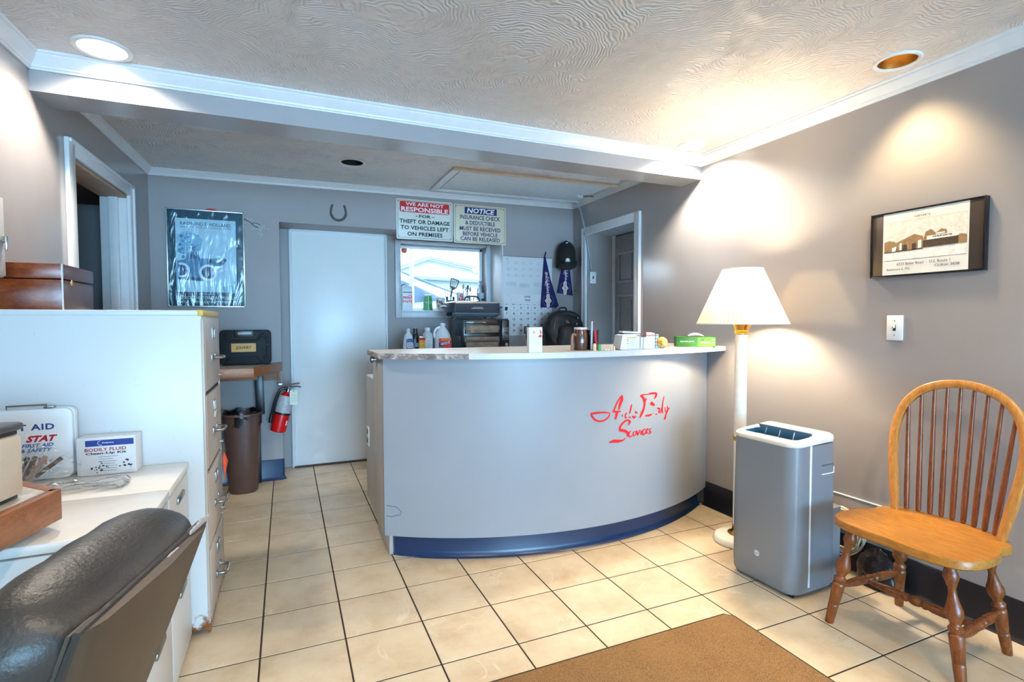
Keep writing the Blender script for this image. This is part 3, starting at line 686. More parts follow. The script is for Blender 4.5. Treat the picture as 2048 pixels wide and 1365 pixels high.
# ================================================================== oak Windsor chair
OAK = wood('oak_honey', rgb(136, 82, 28), rgb(202, 140, 58), (14, 3, 14), .3)
OAKB = wood('oak_bow', rgb(160, 98, 40), rgb(212, 148, 72), (14, 14, 3), .3)
WAL = wood('dark_turned_oak', rgb(88, 44, 18), rgb(150, 82, 38), (14, 14, 3), .25)
ch = thing('windsor_chair', 'oak Windsor chair with nine spindles and turned legs by the right wall', 'chair', (2.25, 1.235, 0))
half = [(-.185, 0), (-.190, .10), (-.175, .19), (-.135, .240), (-.06, .258), (.03, .250), (.075, .235), (.10, .225), (.135, .232), (.175, .222), (.205, .190), (.232, .12), (.245, .05), (.247, 0)]
out2 = [Vector((x, y)) for x, y in half]; out2 = spline(out2, 4)
full = [(p.x, p.y) for p in out2] + [(p.x, -p.y) for p in reversed(out2[1:-1])]
def saddle(x, y, top):
    if not top: return .418
    e = 1
    d = math.hypot((x - .03) / .17, y / .2)
    return .452 - .010 * max(0, 1 - d * d) + (.004 if x > .19 else 0)
k = MB(); rings = []
for s_, z in ((.86, 'b'), (.96, 'b'), (1.0, 'm'), (1.0, 'u'), (.985, 't'), (.9, 't'), (.7, 't'), (.45, 't'), (.2, 't'), (.02, 't')):
    R = []
    for x, y in full:
        X_, Y_ = .03 + (x - .03) * s_, y * s_
        zz = .416 if z == 'b' else .424 if z == 'm' else .444 if z == 'u' else saddle(X_, Y_, True)
        R.append(Vector((X_, Y_, zz)))
    rings.append(R)
k.rings(rings); k.build('seat', OAK, ch, smooth=40)
LP = [(0, .0155), (.02, .0165), (.18, .0195), (.2, .0192), (.205, .0175), (.21, .0195), (.40, .0235), (.42, .0225), (.43, .018), (.445, .0225), (.47, .024), (.485, .018), (.50, .0155), (.53, .020), (.57, .028), (.61, .0275), (.67, .019), (.73, .0128), (.785, .0125), (.80, .016), (.81, .0168), (.825, .0185), (.865, .0245), (.905, .0215), (.94, .0165), (1, .015)]
legs = [((-.166, .232), (-.125, .165)), ((.246, .197), (.16, .150)), ((.255, -.184), (.165, -.150)), ((-.137, -.228), (-.105, -.165))]
LG = []
for (fx, fy), (tx_, ty_) in legs:
    p0, p1 = Vector((fx, fy, .0)), Vector((tx_, ty_, .424)); LG.append((p0, p1))
    MB().turn(p0, p1, LP, 18).build('leg', WAL, ch, smooth=50)
SP = [(0, .009), (.06, .010), (.25, .0175), (.34, .018), (.38, .013), (.40, .017), (.42, .017), (.44, .012), (.47, .017), (.5, .019), (.53, .017), (.56, .012), (.58, .017), (.60, .017), (.62, .013), (.66, .018), (.75, .0175), (.94, .010), (1, .009)]
def on(i, z): p0, p1 = LG[i]; return p0.lerp(p1, z / .424)
a0, a1, b0, b1 = on(0, .165), on(1, .165), on(3, .165), on(2, .165)
for p, q in ((a0, a1), (b0, b1), (a0.lerp(a1, .42), b0.lerp(b1, .42))): MB().turn(p, q, SP, 14).build('stretcher', WAL, ch, smooth=50)
# bow
bowp = [(.182, .43), (.196, .52), (.212, .62), (.224, .72), (.225, .79), (.214, .86), (.186, .925), (.135, .975), (.07, 1.003), (0, 1.012)]
def bx(z): return .178 + (z - .45) * .17
bowc = [Vector((bx(z), y, z)) for y, z in bowp] + [Vector((bx(z), -y, z)) for y, z in reversed(bowp[:-1])]
bowc = spline(bowc, 5)
k = MB(); rings = []
for i, p in enumerate(bowc):
    t = (bowc[min(i + 1, len(bowc) - 1)] - bowc[max(i - 1, 0)]).normalized(); bn = Vector((1, 0, -.17)).normalized(); n = t.cross(bn).normalized()
    e = min(i, len(bowc) - 1 - i); w_, t_ = (.0165, .0125) if e > 6 else (.0125 + .004 * e / 6, .011)
    rings.append([p + n * w_ * a + bn * t_ * c for a, c in ((-1, -.6), (-.6, -1), (.6, -1), (1, -.6), (1, .6), (.6, 1), (-.6, 1), (-1, .6))])
k.rings(rings); k.build('bow', OAKB, ch, smooth=50)
def bowz(y):
    y = abs(y)
    pts = bowp[4:]
    for (y0, z0), (y1, z1) in zip(pts, pts[1:]):
        if y1 <= y <= y0: return z1 + (z0 - z1) * (y - y1) / (y0 - y1)
    return .8
for i in range(-4, 5):
    yb, yt = i * .0385, i * .0465; xb = .236 - .040 * (i / 4.5) ** 2; zt = bowz(yt) - .008
    MB().turn((xb, yb, .445), (bx(zt), yt, zt), [(0, .0065), (.03, .0072), (.032, .0095), (.2, .0105), (.5, .0092), (.9, .0068), (1, .006)], 10).build('spindle', WAL, ch, smooth=50)

# ================================================================== doormat
mt = NB('doormat_fibre'); mt.p.inputs['Roughness'].default_value = .95; v = mt.coord()
f = mt.noise(v, 6, 4); ff = mt.noise(v, 260, 2)
mt.l(mt.mix(mt.ramp(ff, [(.35, (0, 0, 0, 1)), (.6, (1, 1, 1, 1))]), mt.ramp(f, [(.3, rgb(92, 64, 34)), (.7, rgb(122, 90, 54))]), rgb(150, 116, 74)), mt.p.inputs['Base Color']); mt.bump(ff, .6, .004)
dm = thing('doormat', 'brown entrance doormat lying on the tiles', 'mat', (1.05, 1.04, .0))
def matz(x, y): return .0045 + .0012 * math.sin(x * 5)
k = MB(); k.prism([(-.72, -.62), (.69, -.62), (.69, .61), (.665, .637), (-.72, .637)], .001, .0085, bev=.002); k.build('pile', mt.m, dm)
k = MB(); k.prism([(-.735, -.635), (.702, -.635), (.702, .616), (.67, .649), (-.735, .649)], 0, .003); k.build('rubber_backing', mat('dark_rubber', rgb(42, 36, 30), .8), dm)

# ================================================================== left side: cabinets, desk, office chair
def rusty(name, base, zlim=.16):
    b = NB(name); b.p.inputs['Roughness'].default_value = .35; v = b.coord()
    sp = b.n('SeparateXYZ'); b.l(v, sp.inputs[0]); mr = b.n('MapRange'); mr.inputs[1].default_value = zlim; mr.inputs[2].default_value = 0.0; mr.inputs[3].default_value = 0; mr.inputs[4].default_value = .42; b.l(sp.outputs['Z'], mr.inputs[0])
    ad = b.n('Math', operation='ADD'); b.l(b.noise(v, 24, 6, .7), ad.inputs[0]); b.l(mr.outputs[0], ad.inputs[1])
    edge = b.ramp(ad.outputs[0], [(.66, (0, 0, 0, 1)), (.78, (1, 1, 1, 1))])
    col = b.mix(edge, base, b.mix(b.noise(v, 60, 3), rgb(70, 34, 18), rgb(160, 92, 40))); b.l(col, b.p.inputs['Base Color']); return b.m
FCW = rusty('rusty_white_enamel', rgb(208, 212, 214), .13); FCB = rusty('worn_beige_enamel', rgb(182, 168, 156), .12)
fc = thing('filing_cabinet', 'tall white four drawer filing cabinet with worn beige front and rust at its foot', 'filing cabinet', (-.63, 2.655, 0))
k = MB(); k.box((0, 0, .665), (.642, .51, 1.27), .004); k.build('body', FCW, fc)
k = MB(); k.box((0, 0, 1.309), (.65, .516, .022), .006); k.build('cabinet_top', FCW, fc)
YEL = mat('yellow_paint', rgb(214, 176, 60), .4)
k = MB(); k.box((.318, .0, 1.3095), (.02, .518, .024), .003); k.build('yellow_edge', YEL, fc)
k = MB()
for y in (-.244, .244): k.box((.322, y, .65), (.012, .022, 1.27), .002)
k.build('front_stile', FCB, fc)
MB().box((.3195, 0, .66), (.006, .466, 1.25)).build('gap_shade_sheet', mat('gap_shade', rgb(46, 38, 34), .8), fc)  # dark sheet standing in for the shade in the gaps between drawers
for i in range(4):
    z = .035 + i * .318
    dr = MB().box((.322, 0, z + .152), (.016, .458, .300), .004).build('drawer', FCB, fc)
    k = MB(); k.tube([(.331, -.05, z + .13), (.352, -.052, z + .13), (.368, -.04, z + .13), (.37, .0, z + .13), (.368, .04, z + .13), (.352, .052, z + .13), (.331, .05, z + .13)], .0065, 8, smooth=3); k.box((.332, -.055, z + .13), (.006, .03, .028), .002); k.box((.332, .055, z + .13), (.006, .03, .028), .002); k.build('handle', STEEL, dr)
    k = MB(); fzz = z + .235
    for dz in (-.022, .022): k.box((.332, 0, fzz + dz), (.005, .075, .006), .001)
    for dy in (-.036, .036): k.box((.332, dy, fzz), (.005, .006, .05), .001)
    k.build('label_holder', STEEL, dr)
    if i in (2,): MB().box((.3325, .008, fzz - .012), (.003, .055, .07), 0, rotx(.18)).build('label_card', PAPER, dr)
    k = MB(); k.turn((.33, .17, z + .035), (.345, .17, z + .035), [(0, .006), (.5, .005), (.6, .010), (1, .008)], 10); k.build('thumb_latch', STEEL, dr)
k = MB(); k.face([(.002, 0, .0), (.004, .05, .02), (.018, .075, -.03), (.006, .02, -.10)]); k.face([(.004, 0, .0), (.006, .02, -.10), (.012, .018, -.10), (.012, .03, -.02)]); o = k.build('paper_tag', mat('orange_paper', rgb(236, 96, 58), .6), None, loc=(-.285, 2.75, .64)); tag(o, 'orange paper tag stuck on the filing cabinet front', 'tag')

# low two-drawer cabinets in front
LCF = mat('gray_white_enamel', rgb(206, 204, 202), .35, var=.02)
def lowcab(y0, y1, label):
    t = thing('low_cabinet', label, 'cabinet', (-.67, (y0 + y1) / 2, 0)); d = y1 - y0
    MB().box((-.005, 0, .36), (.59, d - .004, .66), .003).build('body', LCF, t)
    MB().box((0, 0, .708), (.615, d - .003, .028), .006).build('cabinet_top', mat('cream_white_enamel', rgb(232, 228, 222), .18, var=.02), t)
    for z in (.19, .53):
        dr = MB().box((.297, 0, z), (.014, d - .02, .315), .003).build('drawer', LCF, t)
        MB().box((.306, 0, z + .11), (.012, .12, .022), .004).build('pull', STEEL, dr)
    MB().box((-.005, 0, .015), (.56, d - .02, .03)).build('plinth', BLACK, t)
lowcab(2.02, 2.392, 'low white cabinet against the tall filing cabinet, holding the first aid box')
lowcab(1.645, 2.017, 'low white cabinet beside the desk corner, nearer than the first aid one')

# first aid box
fa = thing('first_aid_box', 'white metal first aid box with blue and red lettering', 'first aid box', (-.85, 2.345, .722))
FAW = mat('first_aid_enamel', rgb(224, 232, 240), .3, var=.02)
k = MB(); k.prism(rrect(0, .125, .29, .25, .025), -.032, -.004, Matrix.Rotation(PI / 2, 4, 'X') @ Matrix.Rotation(0, 4, 'X'), bev=.003); k.build('box_body', FAW, fa)
k = MB(); k.prism(rrect(0, .125, .288, .248, .025), .0, .022, Matrix.Rotation(PI / 2, 4, 'X'), bev=.003); k.build('box_lid', FAW, fa)
yf = -.0228
k = MB(); k.text('FIRST AID', .009, .187, yf, w=.17, h=.022, bold=.03, sp=1.1); k.build('blue_lettering', INKB, fa)
k = MB(); k.text('STAT', .058, .146, yf, w=.088, h=.023, bold=.05, shear=.35); k.build('red_lettering', mat('crimson_ink', rgb(176, 12, 40), .6), fa)
k = MB(); k.text('FIRST AID', .046, .123, yf, w=.088, h=.013, bold=.03, shear=.3); k.text('& SAFETY', .042, .106, yf, w=.088, h=.013, bold=.03, shear=.3); k.quad_front(-.01, -.004, .108, .13, yf); k.quad_front(-.13, -.06, .20, .203, yf); k.build('blue_lettering', mat('mid_blue_ink', rgb(46, 92, 170), .6), fa)
k = MB(); k.text('621', .02, .07, yf, w=.03, h=.01, bold=.01)
for i in range(3): k.quad_front(.03 + i * .016, .038 + i * .016, .03 + .012 * i, .075 + .005 * i, yf)
k.build('faint_red_print', mat('pink_ink', rgb(226, 130, 140), .6), fa)
k = MB(); k.tube([(-.04, -.01, .25), (-.04, -.01, .262), (.07, -.01, .262), (.07, -.01, .25)], .0035, 6); k.box((.075, 0, .2535), (.03, .02, .007), .002); k.box((-.11, 0, .2535), (.02, .02, .007), .002); k.build('carry_handle', STEEL, fa)

# bodily fluid kit
bk = thing('cleanup_kit_box', 'white cardboard bodily fluid clean-up kit box with blue band', 'box', (-.605, 2.315, .722), -.03)
MB().box((0, .03, .069), (.178, .075, .138), .004).build('carton', mat('white_card', rgb(224, 226, 230), .6), bk)
yk = -.0082
MB().quad_front(-.062, .083, .106, .128, yk).build('blue_band', mat('royal_blue_ink', rgb(28, 58, 142), .6), bk)
k = MB(); k.text('hospeco', .005, .117, yk - .0004, w=.036, h=.006, shear=.3, bold=.02)
k.tube([(-.016 + .009 * math.cos(a * .35 + 1.6), yk - .0006, .117 + .008 * math.sin(a * .35 + 1.6)) for a in range(11)], .0008, 4); k.build('band_print', INKW, bk)
k = MB(); k.text('BODILY FLUID', -.002, .0935, yk, w=.124, h=.012, bold=.02); k.build('maroon_lettering', mat('maroon_ink', rgb(150, 24, 44), .6), bk)
k = MB(); k.text('Clean-Up Kit', -.001, .079, yk, w=.122, h=.0105, bold=.035); k.build('dark_lettering', mat('plum_ink', rgb(66, 24, 50), .6), bk)
k = MB()
for i, (a, b) in enumerate(((-.025, .035), (-.022, .02), (-.025, .03), (-.02, .025), (-.024, .032), (-.02, .03), (-.02, .03))): k.quad_front(a, b, .066 - i * .0085, .0675 - i * .0085, yk)
k.build('fine_print', mat('gray_ink', rgb(120, 122, 130), .6), bk)
k = MB()
random.seed(3)
for cx, cz, n, s in ((-.022, .026, 16, .014), (.056, .033, 12, .009), (.06, .05, 4, .006)):
    for i in range(n):
        x, z = cx + random.gauss(0, s), cz + random.gauss(0, s * .5); r = random.uniform(.0015, .004); y_ = yk - .0001 * (i + 1)
        if z > .004: k.face([(x + r * math.cos(a), y_, z + r * math.sin(a) * .8) for a in (0, 1, 2, 3.1, 4.2, 5.2)])
k.build('dirt_smudge', mat('dirt_dark', rgb(52, 46, 44), .8), bk)['kind'] = 'stuff'

# plastic bag with a tape measure, leaning on the first aid box
def crumple(seed, nx, ny, fx, fy, fz):
    random.seed(seed); ph = [random.uniform(0, 6) for _ in range(8)]
    k = MB(); G = []
    for i in range(nx + 1):
        for j in range(ny + 1):
            u, v = i / nx, j / ny
            n = .5 * math.sin(9 * u + 5 * v + ph[0]) + .35 * math.sin(17 * u - 11 * v + ph[1]) + .3 * math.sin(23 * v + 7 * u + ph[2]) + .25 * random.uniform(-1, 1)
            G.append((fx(u, v, n), fy(u, v, n), fz(u, v, n)))
    return k.add(G, [(i * (ny + 1) + j, (i + 1) * (ny + 1) + j, (i + 1) * (ny + 1) + j + 1, i * (ny + 1) + j + 1) for i in range(nx) for j in range(ny)])
pb = thing('plastic_bag', 'clear plastic bag with brown strips inside, leaning on the first aid box', 'bag', (-.80, 2.27, .723))
crumple(5, 22, 16, lambda u, v, n: -.10 + .235 * u, lambda u, v, n: -.03 + .03 * v - .035 * math.sin(PI * u) * (1 - v) + .006 * n, lambda u, v, n: max(.001, (.13 * (1 - .55 * abs(u - .45) ** 1.5 * 2)) * v + .004 * n)).build('clear_film', CLEAR, pb, smooth=60)
BRN = mat('brown_strip', rgb(96, 76, 64), .5)
for i, (x, a, m_) in enumerate(((-.045, .35, STEEL), (-.02, .42, BLACK), (.0, .4, BRN), (.02, .55, mat('taupe_plastic', rgb(150, 136, 120), .5)), (.05, .9, BRN))):
    MB().box((0, 0, .052), (.014, .006, .095), .002, roty(a)).build('strip', m_, pb, loc=(x - .01, -.012 + .004 * i, .0))
MB().box((0, 0, .075), (.016, .007, .022), .001, roty(.42)).build('strip_label', PAPER, pb, loc=(-.03, -.0125, 0.0))
pb2 = crumple(11, 26, 16, lambda u, v, n: -.62 - .135 + .25 * u + .01 * n, lambda u, v, n: 2.085 + .125 * v + .006 * n, lambda u, v, n: .726 + (.011 + .006 * n) * (1 if .06 < u < .94 else .3)).build('plastic_bag', CLEAR, None, smooth=60)
tag(pb2, 'empty clear plastic bag lying flat on the low cabinet', 'bag')

# desk corner with wood edge and speckled laminate
dk = thing('desk', 'desk with speckled laminate top and thick wooden edge at the left', 'desk', (0, 0, 0))
DT = .83
poly = [(-.566, 1.746), (-.69, 1.872), (-.99, 1.90), (-1.035, .55), (-.86, .55)]
LAMS = NB('speckled_laminate'); v = LAMS.coord(); LAMS.p.inputs['Roughness'].default_value = .3
LAMS.l(LAMS.ramp(LAMS.noise(v, 26, 6, .7, .6), [(.32, rgb(140, 126, 112)), (.5, rgb(196, 188, 178)), (.7, rgb(222, 216, 208))]), LAMS.p.inputs['Base Color'])
k = MB(); k.prism(poly, DT - .075, DT - .0005); k.build('desk_top', LAMS.m, dk)
EDG = wood('desk_edge_wood', rgb(120, 68, 34), rgb(176, 112, 62), (8, 3, 14), .35)
def edgebar(p, q, wd, z0, z1, m, par):
    p, q = Vector((*p, 0)), Vector((*q, 0)); t = (q - p).normalized(); n = Vector((-t.y, t.x, 0)) * wd
    return MB().prism([(p.x, p.y), (q.x, q.y), (q.x + n.x, q.y + n.y), (p.x + n.x, p.y + n.y)], z0, z1, bev=.003).build('desk_edge', m, par)
edgebar((-.86, .55), (-.558, 1.746), .028, DT - .08, DT + .001, EDG, dk); edgebar((-.558, 1.746), (-.686, 1.88), .028, DT - .08, DT + .001, EDG, dk); edgebar((-.686, 1.88), (-.99, 1.904), .028, DT - .08, DT + .001, EDG, dk)
DKB = mat('dark_desk_panel', rgb(64, 54, 46), .6)
MB().prism([(-.985, 1.60), (-.70, 1.58), (-.70, 1.605), (-.985, 1.625)], .002, DT - .08).build('desk_side', DKB, dk)
MB().prism([(-.985, .62), (-.88, .62), (-.88, .64), (-.985, .64)], .002, DT - .08).build('desk_side', DKB, dk)
# printer
pr = thing('printer', 'white and beige printer with dark lid standing on the desk', 'printer', (-.752, 1.585, DT + .0015), math.radians(-14))
PRB = mat('printer_beige', rgb(214, 196, 172), .4); PRG = mat('printer_dark_gray', rgb(70, 66, 64), .35)
k = MB(); k.box((0, .0, .085), (.20, .30, .155), .012); k.build('printer_body', PRB, pr)
k = MB(); k.box((-.0, 0, .182), (.206, .306, .020), .008); k.build('scanner_lid', PRG, pr)
k = MB(); k.box((-.004, 0, .167), (.19, .29, .012), .003); k.build('lid_gap', BLACK, pr)
k = MB(); k.prism([(-.09, .05), (.045, .05), (.06, .09), (.06, .13), (-.09, .13)], -.153, -.149, Matrix.Translation((0, 0, 0)) @ Matrix(((1, 0, 0, 0), (0, 0, 1, 0), (0, 1, 0, 0), (0, 0, 0, 1)))); k.build('front_panel', WHITE, pr)
k = MB(); k.box((0, 0, .005), (.18, .28, .012), .002); k.build('rubber_foot', BLACK, pr)

# black leather office chair, seen from behind-right, back reclined
oc = thing('office_chair', 'black leather office chair with cracked padded back in the left foreground', 'office chair', (-.513, 1.159, 0), math.radians(-13.7))
LEA = NB('black_leather'); v = LEA.coord(); LEA.p.inputs['Roughness'].default_value = .42
LEA.l(LEA.ramp(LEA.noise(v, 5, 4), [(.3, rgb(44, 40, 38)), (.7, rgb(58, 54, 51))]), LEA.p.inputs['Base Color']); LEA.bump(LEA.mix(.35, LEA.noise(v, 9, 3, .5, 1.2), LEA.noise(v, 130, 3)), .35, .01); LEA = LEA.m
SHL = mat('chair_shell_leather', rgb(70, 56, 44), .5, bump=.05, bscale=60)
def puff(k, cx, cz, hx, hz, hy, tilt, n=28, m_=18, e=.55, wob=.0):
    """soft cushion: rounded-box surface, wide along local y"""
    rings = []
    for i in range(m_ + 1):
        t = -1 + 2 * i / m_; s = (1 - abs(t) ** 4.5) ** .5 if abs(t) < 1 else 0.02
        s = max(s, .03); R = []
        for j in range(n):
            a = 2 * PI * j / n; ca, sa = math.cos(a), math.sin(a)
            x = hx * s * math.copysign(abs(ca) ** e, ca); z = hz * (s ** .6) * math.copysign(abs(sa) ** e, sa)
            x += wob * math.sin(t * 14 + j * .4) * s
            R.append(Vector((cx + x * math.cos(tilt) + z * math.sin(tilt), hy * t, cz + z * math.cos(tilt) - x * math.sin(tilt))))
        rings.append(R)
    return k.rings(rings)
TL = math.radians(20)
k = MB(); puff(k, .212, .812, .090, .080, .245, TL, e=.8, wob=.002); k.build('head_roll', LEA, oc, smooth=80)
k = MB(); puff(k, .118, .655, .085, .100, .262, TL, e=.7, wob=.002); puff(k, .058, .49, .078, .085, .25, TL, e=.7); k.build('back_cushion', LEA, oc, smooth=80)
rings = []
for t in [i / 10 for i in range(11)]:
    z = .845 - .43 * t; xx = .298 - .155 * t; hw = .214 - .045 * t ** 2
    rings.append([Vector((xx + dx, y, z)) for dx, y in ((-.010, -hw), (.006, -hw + .004), (.020, -hw + .04), (.030, 0), (.020, hw - .04), (.006, hw - .004), (-.010, hw))])
k = MB(); k.rings(rings); k.build('back_shell', SHL, oc, smooth=60)
k = MB(); pts = [Vector((.296 - .155 * t + .004, s_ * (.214 - .045 * t * t), .845 - .43 * t)) for s_, ts in ((1, [i / 8 for i in range(8, -1, -1)]), (-1, [i / 8 for i in range(9)])) for t in ts]
k.tube(pts, .006, 6); k.build('piping', LEA, oc)
def ragged(k, y0, y1, x, z, wd, seed, n=14):
    random.seed(seed)
    for i in range(n):
        a, b = y0 + (y1 - y0) * i / n, y0 + (y1 - y0) * (i + 1) / n
        h0 = wd * (.5 + .5 * math.sin(PI * (i + .2) / n)) * random.uniform(.6, 1.2)
        k.box((x, (a + b) / 2, z), (.004, (b - a) * 1.15, h0), .001, roty(.2))
k = MB(); ragged(k, .13, .222, .306, .850, .022, 4); ragged(k, .03, .07, .308, .843, .010, 6, 6); k.build('torn_seam', mat('frayed_gray', rgb(176, 168, 164), .8), oc)['kind'] = 'stuff'
k = MB(); k.prism(rrect(-.10, 0, .46, .48, .09), .41, .50, bev=.03); k.build('seat', LEA, oc, smooth=60)
k = MB(); k.tube([(.02, 0, .40), (.12, 0, .41), (.14, 0, .50)], .022, 8, smooth=4); k.build('back_bracket', BLACK, oc)
k = MB(); k.cyl((-.1, 0, .09), (-.1, 0, .41), .028, .022); k.build('gas_column', BLACK, oc)
for i in range(5):
    a = i * 2 * PI / 5 + .4; ex, ey = -.1 + .26 * math.cos(a), .26 * math.sin(a)
    MB().tube([(-.1, 0, .10), (ex, ey, .075)], [.024, .016], 8).build('leg', BLACK, oc)
    k = MB(); k.cyl((ex - .02 * math.sin(a), ey + .02 * math.cos(a), .03), (ex + .02 * math.sin(a), ey - .02 * math.cos(a), .03), .029); k.cyl((ex, ey, .03), (ex, ey, .075), .008); k.build('castor', BLACK, oc)

# wooden box on the filing cabinet and white wall box
BOXW = wood('mahogany_figured', rgb(70, 22, 10), rgb(160, 74, 28), (3, 8, 10), .22)
BOXD = mat('dark_maroon_lacquer', rgb(72, 40, 38), .35, var=.1, scale=40)
wb = thing('wooden_box', 'mahogany box with hinged lid and brass keyhole on the tall filing cabinet', 'box', (-.862, 2.63, 1.321))
k = MB(); k.box((0, 0, .056), (.196, .33, .112), .002); k.build('box_body', BOXW, wb)
k = MB(); k.box((0, 0, .143), (.199, .333, .056), .003); k.build('box_lid', BOXW, wb)
k = MB(); k.box((.0985, .002, .0565), (.004, .326, .109), .001); k.box((.1005, .002, .143), (.004, .326, .052), .001); k.build('lacquered_side', BOXD, wb)
k = MB(); k.box((.0985, -.166, .085), (.005, .005, .17), .001); k.build('corner_highlight', mat('painted_highlight', rgb(220, 214, 208), .4), wb)  # pale strip painted along the box corner as its bright highlight
k = MB(); k.lathe([(0, 0), (.011, 0), (.010, .003), (0, .003)], n=18, M=Matrix.Translation((.100, -.08, .105)) @ Matrix.Rotation(PI / 2, 4, 'Y')); k.build('keyhole_plate', BRASS, wb)
eb = thing('wall_box', 'pale gray metal box with chrome latch on the left wall', 'box', (-.985, 2.2, 1.43), 0)
MB().box((.043, 0, .14), (.084, .38, .28), .006).build('box_body', LCF, eb)
k = MB(); k.box((.087, 0, .14), (.008, .37, .27), .003); k.build('box_door', LCF, eb)
k = MB(); k.turn((.09, .165, .13), (.10, .165, .13), [(0, .012), (.6, .012), (1, .008)], 14); k.box((.102, .165, .118), (.006, .012, .05), .002); k.build('latch', CHROME, eb)

# ================================================================== things under the poster
cs = thing('corner_shelf', 'laminate corner shelf with thick wooden edge by the white door', 'shelf', (0, 0, 0))
SH = .948
MB().prism([(-.88, 4.10), (-.214, 4.10), (-.047, 4.55), (-.047, 4.59), (-.88, 4.59)], SH - .03, SH - .001).build('shelf_top', LAMS.m, cs)
W1 = wood('shelf_edge_wood', rgb(128, 76, 40), rgb(182, 120, 70), (5, 5, 14), .35)
W2_ = wood('shelf_edge_wood_dark', rgb(110, 58, 26), rgb(164, 96, 46), (5, 5, 14), .35)
def shelfedge(p, q, m): return edgebar(p, q, .022, SH - .066, SH + .001, m, cs)
o = shelfedge((-.88, 4.086), (-.214, 4.086), W1); o.name = 'shelf_edge'; o = shelfedge((-.214, 4.086), (-.035, 4.56), W2_); o.name = 'shelf_edge'
k = MB(); k.box((-.13, 4.57, SH - .105), (.16, .03, .07), .002); k.box((-.06, 4.56, SH - .125), (.02, .05, .115), .002); k.box((-.45, 4.3, SH - .085), (.5, .03, .04), .002); k.build('support_cleat', wood('raw_board', rgb(120, 84, 66), rgb(158, 116, 92), (6, 6, 10), .6), cs)
k = MB(); k.prism([(-.03, 0), (.03, 0), (.02, .33), (-.04, .33)], -.02, .02, Matrix.Translation((-.195, 4.50, .555)) @ Matrix(((1, 0, 0, 0), (0, 0, 1, 0), (0, 1, 0, 0), (0, 0, 0, 1))), bev=.004); k.build('metal_leg', BLACK, cs)
k = MB(); k.box((-.225, 4.565, .30), (.05, .03, .598), .004); k.build('metal_leg', BLACK, cs)
# tool case
tc_ = thing('tool_case', 'black plastic tool case with yellow label standing on the corner shelf', 'tool case', (-.283, 4.46, SH))
CASE = mat('case_black', rgb(30, 35, 41), .55, bump=.1, bscale=200, spec=.25)
def XZ(y): return Matrix(((1, 0, 0, 0), (0, 0, -1, y), (0, 1, 0, 0), (0, 0, 0, 1)))
k = MB(); k.prism(rrect(0, .132, .348, .262, .03), -.045, .045, XZ(0), bev=.008); k.build('case_shell', CASE, tc_)
def bar2(k, p, q, r, y): return k.cyl((p[0], y, p[1]), (q[0], y, q[1]), r, n=8)
k = MB()
for P in ([(-.15, .245), (-.115, .19), (.075, .19), (.11, .245)], [(-.15, .012), (-.10, .065), (.07, .065), (.11, .012)], [(-.16, .235), (-.13, .178), (.08, .178), (.125, .24)]):
    for a, b in zip(P, P[1:]): bar2(k, a, b, .0035, -.047)
for zz in (.06, .095, .13, .165, .2): bar2(k, (.14, zz), (.155, zz + .012), .003, -.047); bar2(k, (.14, zz), (.14, zz + .03), .003, -.047)
k.build('moulded_rib', mat('case_rib', rgb(24, 28, 33), .35), tc_)
k = MB()
for zz in (.205, .05): k.tube([(.128 + .011 * math.cos(a * PI / 8), -.047, zz + .011 * math.sin(a * PI / 8)) for a in range(16)], .002, 5, closed=True)
k.build('corner_boss', BLACK, tc_)
k = MB(); k.prism(rrect(-.01, .236, .13, .05, .01), .036, .050, XZ(0), bev=.003); k.build('handle_surround', BLACK, tc_)
k = MB(); k.prism(rrect(-.005, .238, .095, .018, .008), .048, .054, XZ(0), bev=.002); k.build('handle_grip', mat('pale_grip', rgb(176, 184, 196), .3), tc_)
lb = MB(); lb.prism(rrect(-.014, .131, .166, .064, .004), .044, .047, XZ(0)); lb = lb.build('label_plate', mat('amber_label', rgb(214, 164, 82), .45), tc_)
k = MB(); k.text('ZAWRT', -.014, .131, -.0476, w=.108, h=.022, bold=.012, shear=.15); k.build('lettering', INKK, lb)
# wastebasket
wbk = thing('wastebasket', 'brown plastic wastebasket on the floor under the corner shelf', 'wastebasket', (-.315, 4.40, 0))
k = MB(); R = lambda z, a, b_: [Vector((x, y, z)) for x, y in rrect(0, 0, 2 * a, 2 * b_, min(a, b_) * .8, 6)]
k.rings([R(.0, .09, .095), R(.012, .098, .103), R(.30, .113, .12), R(.575, .124, .133), R(.578, .132, .141), R(.592, .133, .142), R(.596, .129, .138), R(.575, .120, .129), R(.02, .09, .096)]); k.build('bin_body', mat('brown_plastic', rgb(84, 62, 56), .42, var=.1, scale=25), wbk, smooth=50)
k = MB(); rr = []
for i in range(40):
    a = 2 * PI * i / 40
    rr.append(a)
k.rings([[((.128 + .006 * math.sin(5 * a + j)) * math.cos(a), (.137 + .006 * math.cos(4 * a + j)) * math.sin(a), z + .009 * math.sin(7 * a + j)) for a in rr] for j, z in enumerate((.56, .603, .598, .50))], False, False)
k.build('bin_liner', mat('black_liner', rgb(22, 22, 24), .3), wbk)
